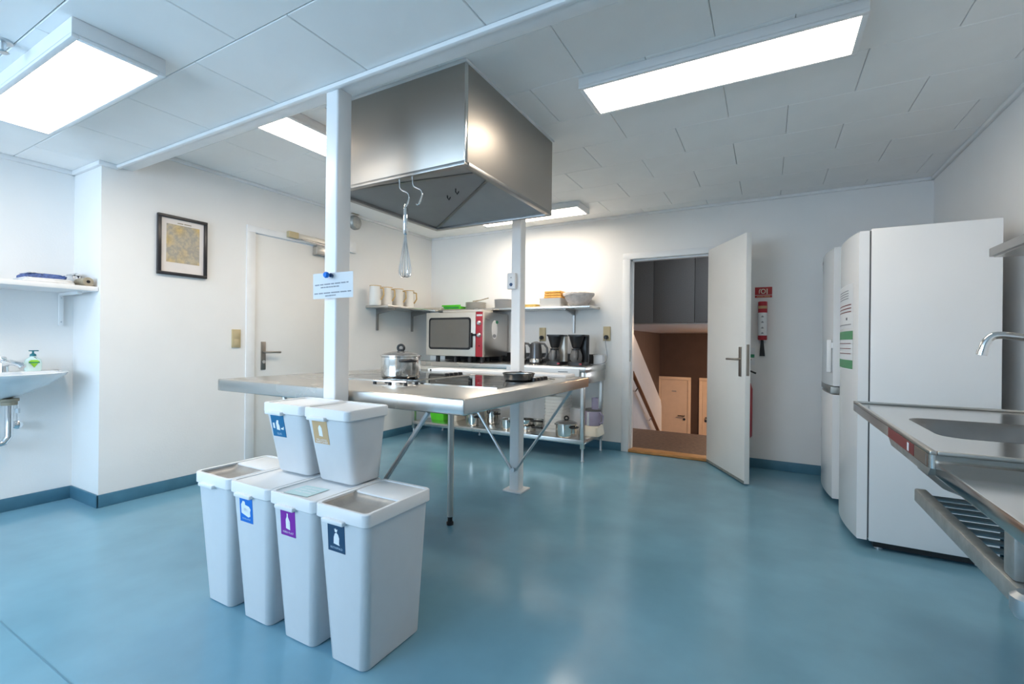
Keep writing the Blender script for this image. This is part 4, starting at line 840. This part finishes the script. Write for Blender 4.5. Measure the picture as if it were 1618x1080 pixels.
obj('valve', box(nb(), exx-.02, exx+.02, 4.67, 4.71, .82, .86, .004), 'black', ex); obj('lever', tube(nb(), [(exx, 4.69, .865), (exx+.05, 4.66, .885), (exx+.10, 4.64, .865)], .008, 8), 'black', ex)
obj('label', box(nb(), exx-.04, exx+.04, 4.6135, 4.6155, .42, .62), 'paper', ex, 0); obj('wall_bracket', box(nb(), exx-.03, exx+.03, 4.765, YB-.0005, .45, .7, .003), 'black', ex)
nx = ony(1187, 580, YB)
o = thing('wall_leaflet', 'small leaflets pinned behind the open door edge', 'leaflet', (nx.x, YB, nx.z)); obj('sheet', box(nb(), nx.x-.06, nx.x+.03, YB-.004, YB-.0005, .93, 1.09), 'paper', o, 0); obj('green_mark', box(nb(), nx.x-.03, nx.x+.025, YB-.005, YB-.004, 1.0, 1.03), 'darkgreen', o, 0)

# ================================================================== FRIDGES
def fridge(label, y0, y1, h, splits, xf, bulge, xb=1.02):
    f = thing('fridge', label, 'fridge', (.75, (y0+y1)/2, 0), 'tall white fridges'); xd = xf+.047
    obj('cabinet', box(nb(), xd+.008, xb, y0, y1, .045, h, .006), 'enamel', f)
    obj('seal', box(nb(), xd, xd+.009, y0+.008, y1-.008, .06, h-.01), 'darkgrey', f, 0)
    obj('plinth', box(nb(), xd+.03, xb-.02, y0+.015, y1-.015, .015, .05), 'black', f, 0)
    for yy in (y0+.05, y1-.05):
        for xx in (xd+.06, xb-.06): obj('foot', cyl(nb(), (xx, yy, 0), .02, .02, 'z', 12), 'zinc', f)
    ft = lambda y: xf - bulge*(1-((y-(y0+y1)/2)/((y1-y0)/2))**2)
    doors = []
    for z0, z1 in splits:
        L = [(xd, y1), (xd, y0)] + [(ft(y0+(y1-y0)*k/24), y0+(y1-y0)*k/24) for k in range(25)]
        L2 = [(x+.004 if i > 1 else x, y) for i, (x, y) in enumerate(L)]
        doors.append(obj('door', loft(nb(), [[Vector((x, y, z0)) for x, y in L2], [Vector((x, y, z0+.006)) for x, y in L], [Vector((x, y, z1-.006)) for x, y in L], [Vector((x, y, z1)) for x, y in L2]]), 'enamel', f, 50))
    return f, doors, ft
f1, ds, ft = fridge('tall white fridge nearest the sink, with papers taped to its door', 3.19, 3.845, 1.765, [(.05, 1.755)], .440, .036)
def onfront(door, ft, y0, y1, z0, z1, m, name, d=.0012, n=6):
    bm = nb(); rows = []
    for z in (z0, z1): rows.append([bm.verts.new((ft(y0+(y1-y0)*k/n)-d, y0+(y1-y0)*k/n, z)) for k in range(n+1)])
    for k in range(n): bm.faces.new((rows[0][k], rows[0][k+1], rows[1][k+1], rows[1][k]))
    return obj(name, bm, m, door)
def fp_(px, py, x=.43):
    q = onx(px, py, x); return q.y, q.z
ya, yb = onx(1348, 500, .425).y, onx(1327, 500, .41).y
n1 = onfront(ds[0], ft, ya, yb, 1.22, 1.48, 'paper', 'notice_sheet')
n2 = onfront(ds[0], ft, ya, yb, .98, 1.20, 'paper', 'notice_sheet')
for z in (1.355, 1.335, 1.315, 1.24): onfront(n1, ft, ya+.03, yb-.03, z, z+.006, 'redbrown' if z > 1.3 else 'inkgrey', 'text_line', .0022)
for z in (1.44, 1.425, 1.41, 1.395): onfront(n1, ft, ya+.08, yb-.07, z, z+.005, 'inkgrey', 'handwriting_line', .0022)
onfront(n1, ft, ya+.10, ya+.13, 1.27, 1.285, 'ink', 'small_mark', .0022)
for z in (1.13, 1.10, 1.07): onfront(n2, ft, ya+.03, yb-.03, z, z+.004, 'redbrown', 'text_line', .0022)
onfront(n2, ft, ya, yb, 1.155, 1.205, 'greentape', 'green_band', .0022); onfront(n2, ft, ya, yb, .985, 1.035, 'greentape', 'green_band', .0022)
onfront(ds[0], ft, 3.60, 3.63, 1.63, 1.642, 'inkgrey', 'maker_mark')
f2, ds2, ft2 = fridge('tall white fridge freezer beside the back wall', 3.93, 4.575, 1.815, [(.05, .775), (.835, 1.805)], .400, .03)
obj('divider_strip', box(nb(), .388, .455, 3.94, 4.565, .78, .83, .004), 'galv', f2)
obj('door_handle', box(nb(), .365, .392, 3.945, 3.965, .93, 1.16, .005), 'paint', ds2[1]); obj('handle_mount', box(nb(), .39, .415, 3.935, 3.965, 1.10, 1.14, .003), 'paint', ds2[1])
onfront(ds2[1], ft2, 4.36, 4.46, 1.71, 1.755, 'inkgrey', 'scribble_mark'); onfront(ds2[1], ft2, 4.28, 4.40, 1.745, 1.765, 'ink', 'scribble_mark', .002); onfront(ds2[1], ft2, 4.22, 4.25, 1.66, 1.68, 'inkgrey', 'maker_mark')
onfront(ds2[0], ft2, 4.38, 4.46, .40, .46, 'ink', 'scuff_mark'); onfront(ds2[0], ft2, 4.36, 4.50, .70, .74, 'paper', 'label', .004)

# ================================================================== SINK WORKTOP, DRAINING TABLE, TAP, SHELF
CX0, CY0, CY1, CZ = .322, 1.375, 2.45, .88
sk = thing('sink_worktop', 'stainless sink worktop beside the fridge', 'sink unit', (.7, 1.9, CZ)); bx0, bx1, by0, by1 = .415, .86, 1.66, 2.055
bm = nb(); t = .036; Cx1 = XR-.004
n = 6
outer = rr(CX0, Cx1, CY0, CY1, .012, 0, n); inner = rr(bx0, bx1, by0, by1, .06, 0, n)
def ring(bm, o, i, z):
    a = [bm.verts.new((p.x, p.y, z)) for p in o]; b = [bm.verts.new((p.x, p.y, z)) for p in i]; N = len(a)
    for k in range(N): bm.faces.new((a[k], a[(k+1) % N], b[(k+1) % N], b[k]))
    return a, b
a1, b1 = ring(bm, outer, inner, CZ-.005); a2, b2 = ring(bm, outer, inner, CZ-t); N = len(a1)
for p, q in ((a1, a2), (b1, b2)):
    for k in range(N): bm.faces.new((p[k], p[(k+1) % N], q[(k+1) % N], q[k]))
obj('worktop', bm, 'sinksteel', sk)
bm = nb()
for a in ((CX0, Cx1, CY1-.016, CY1), (CX0, CX0+.014, CY0, CY1-.016), (CX0+.014, Cx1, CY0, CY0+.014)): box(bm, *a, CZ-.0052, CZ+.004, .003)
obj('raised_edge', bm, 'steel', sk)
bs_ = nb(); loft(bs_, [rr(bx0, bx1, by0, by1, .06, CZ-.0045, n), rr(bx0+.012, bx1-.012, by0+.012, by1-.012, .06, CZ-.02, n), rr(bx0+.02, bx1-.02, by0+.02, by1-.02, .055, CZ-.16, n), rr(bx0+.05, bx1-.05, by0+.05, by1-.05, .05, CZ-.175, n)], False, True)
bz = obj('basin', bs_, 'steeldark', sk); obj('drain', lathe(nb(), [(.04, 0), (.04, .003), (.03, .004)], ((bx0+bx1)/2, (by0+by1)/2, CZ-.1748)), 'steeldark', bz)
obj('under_bracket', prism(nb(), [(CX0+.003, 1.80, CZ-t), (CX0+.003, 1.76, CZ-t-.02), (CX0+.003, 1.40, CZ-t-.02), (CX0+.003, CY0+.005, CZ-t)], (.03, 0, 0)), 'galv', sk, 0)
so = obj('edge_sticker', box(nb(), CX0-.0012, CX0, 1.50, 1.78, CZ-.034, CZ-.006), 'redbrown', sk, 0); obj('sticker_patch', box(nb(), CX0-.0018, CX0-.0012, 1.545, 1.56, CZ-.031, CZ-.010), 'paper', so, 0)
obj('sticker_patch', box(nb(), CX0-.0012, CX0, 1.40, 1.495, CZ-.034, CZ-.006), 'steelplate', sk, 0)
dt = thing('draining_table', 'stainless table nearest the viewer with a slatted rack below', 'table', (.7, .8, 0)); DZ2 = .862
obj('worktop', box(nb(), .328, Cx1, .20, 1.358, DZ2-.032, DZ2, .004), 'sinksteel', dt)
rk = thing('slatted_rack', 'slatted steel rack hanging under the sink worktop and table', 'rack', (.7, 1.3, .72))
rz0 = .735
obj('rack_rail', box(nb(), .352, .378, 1.02, 1.635, rz0-.035, rz0, .004), 'galv', rk)
obj('rack_rail', box(nb(), Cx1-.06, Cx1-.035, 1.02, 1.635, rz0-.035, rz0, .004), 'galv', rk)
yy = 1.60
while yy > 1.05:
    obj('slat', tube(nb(), [(.37, yy, rz0-.012), (Cx1-.04, yy, rz0-.012)], .006, 8), 'steeldark', rk); yy -= .05
LX, LY2 = .376, 1.085
obj('hanger', box(nb(), LX-.02, LX+.02, LY2-.02, LY2+.02, rz0+.0005, DZ2-.0325, .005), 'galv', rk)
for x, y in ((.40, .30), (1.06, .85), (1.06, .30)): obj('leg', box(nb(), x-.02, x+.02, y-.02, y+.02, .0, DZ2-.032, .005), 'galv', dt)
obj('rail_end_clamp', lathe(nb(), [(.02, -.02), (.026, -.01), (.026, .012), (.018, .02)], (LX-.012, LY2-.062, rz0-.018), 14), 'zinc', rk)
ty = 1.95; tpx = [ony(1551, 559, ty), ony(1557, 540, ty), ony(1567, 531, ty), ony(1580, 528.5, ty), ony(1618, 533, ty)]
e = tpx[-1]; pts = []
for k in range(len(tpx)-1):
    for j in range(4): pts.append(tpx[k].lerp(tpx[k+1], j/4))
pts.append(tpx[-1]); 
for _ in range(3): pts = [pts[0]]+[(pts[i-1]+pts[i]*2+pts[i+1])/4 for i in range(1, len(pts)-1)]+[pts[-1]]
pts += [Vector((.90, ty, e.z-.005)), Vector((.955, ty, e.z-.02)), Vector((.97, ty, e.z-.06))]
tap = thing('kitchen_tap', 'chrome swan-neck tap reaching over the sink', 'tap', (.97, ty, CZ))
obj('spout', tube(nb(), pts+[Vector((.97, ty, CZ-.0045))], .0115, 12), 'chrome', tap); obj('tap_base', lathe(nb(), [(.026, -.0045), (.026, .03), (.02, .05)], (.97, ty, CZ)), 'chrome', tap)
p = pts[0]; dd = (pts[0]-pts[2]).normalized(); obj('aerator', tube(nb(), [p-dd*.012, p+dd*.004], .0135, 12), 'chrome', tap); obj('lever', tube(nb(), [(.97, ty-.02, CZ+.03), (.97, ty-.08, CZ+.05)], .008, 8), 'chrome', tap)
rs = thing('wall_shelf', 'stainless wall shelf above the sink at the right edge', 'shelf', (XR, 2.0, 1.51)); 
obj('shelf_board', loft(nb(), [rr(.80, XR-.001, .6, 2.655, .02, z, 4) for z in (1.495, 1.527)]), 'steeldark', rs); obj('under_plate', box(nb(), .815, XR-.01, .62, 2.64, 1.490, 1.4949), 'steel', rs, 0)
for y in (.9, 2.35): bracket(rs, (XR-.002, y, 1.4895), (-1, 0, 0), .2)
obj('fixing_screw', cyl(nb(), (.93, 2.5, 1.484), .009, .006, 'z', 10), 'black', rs)
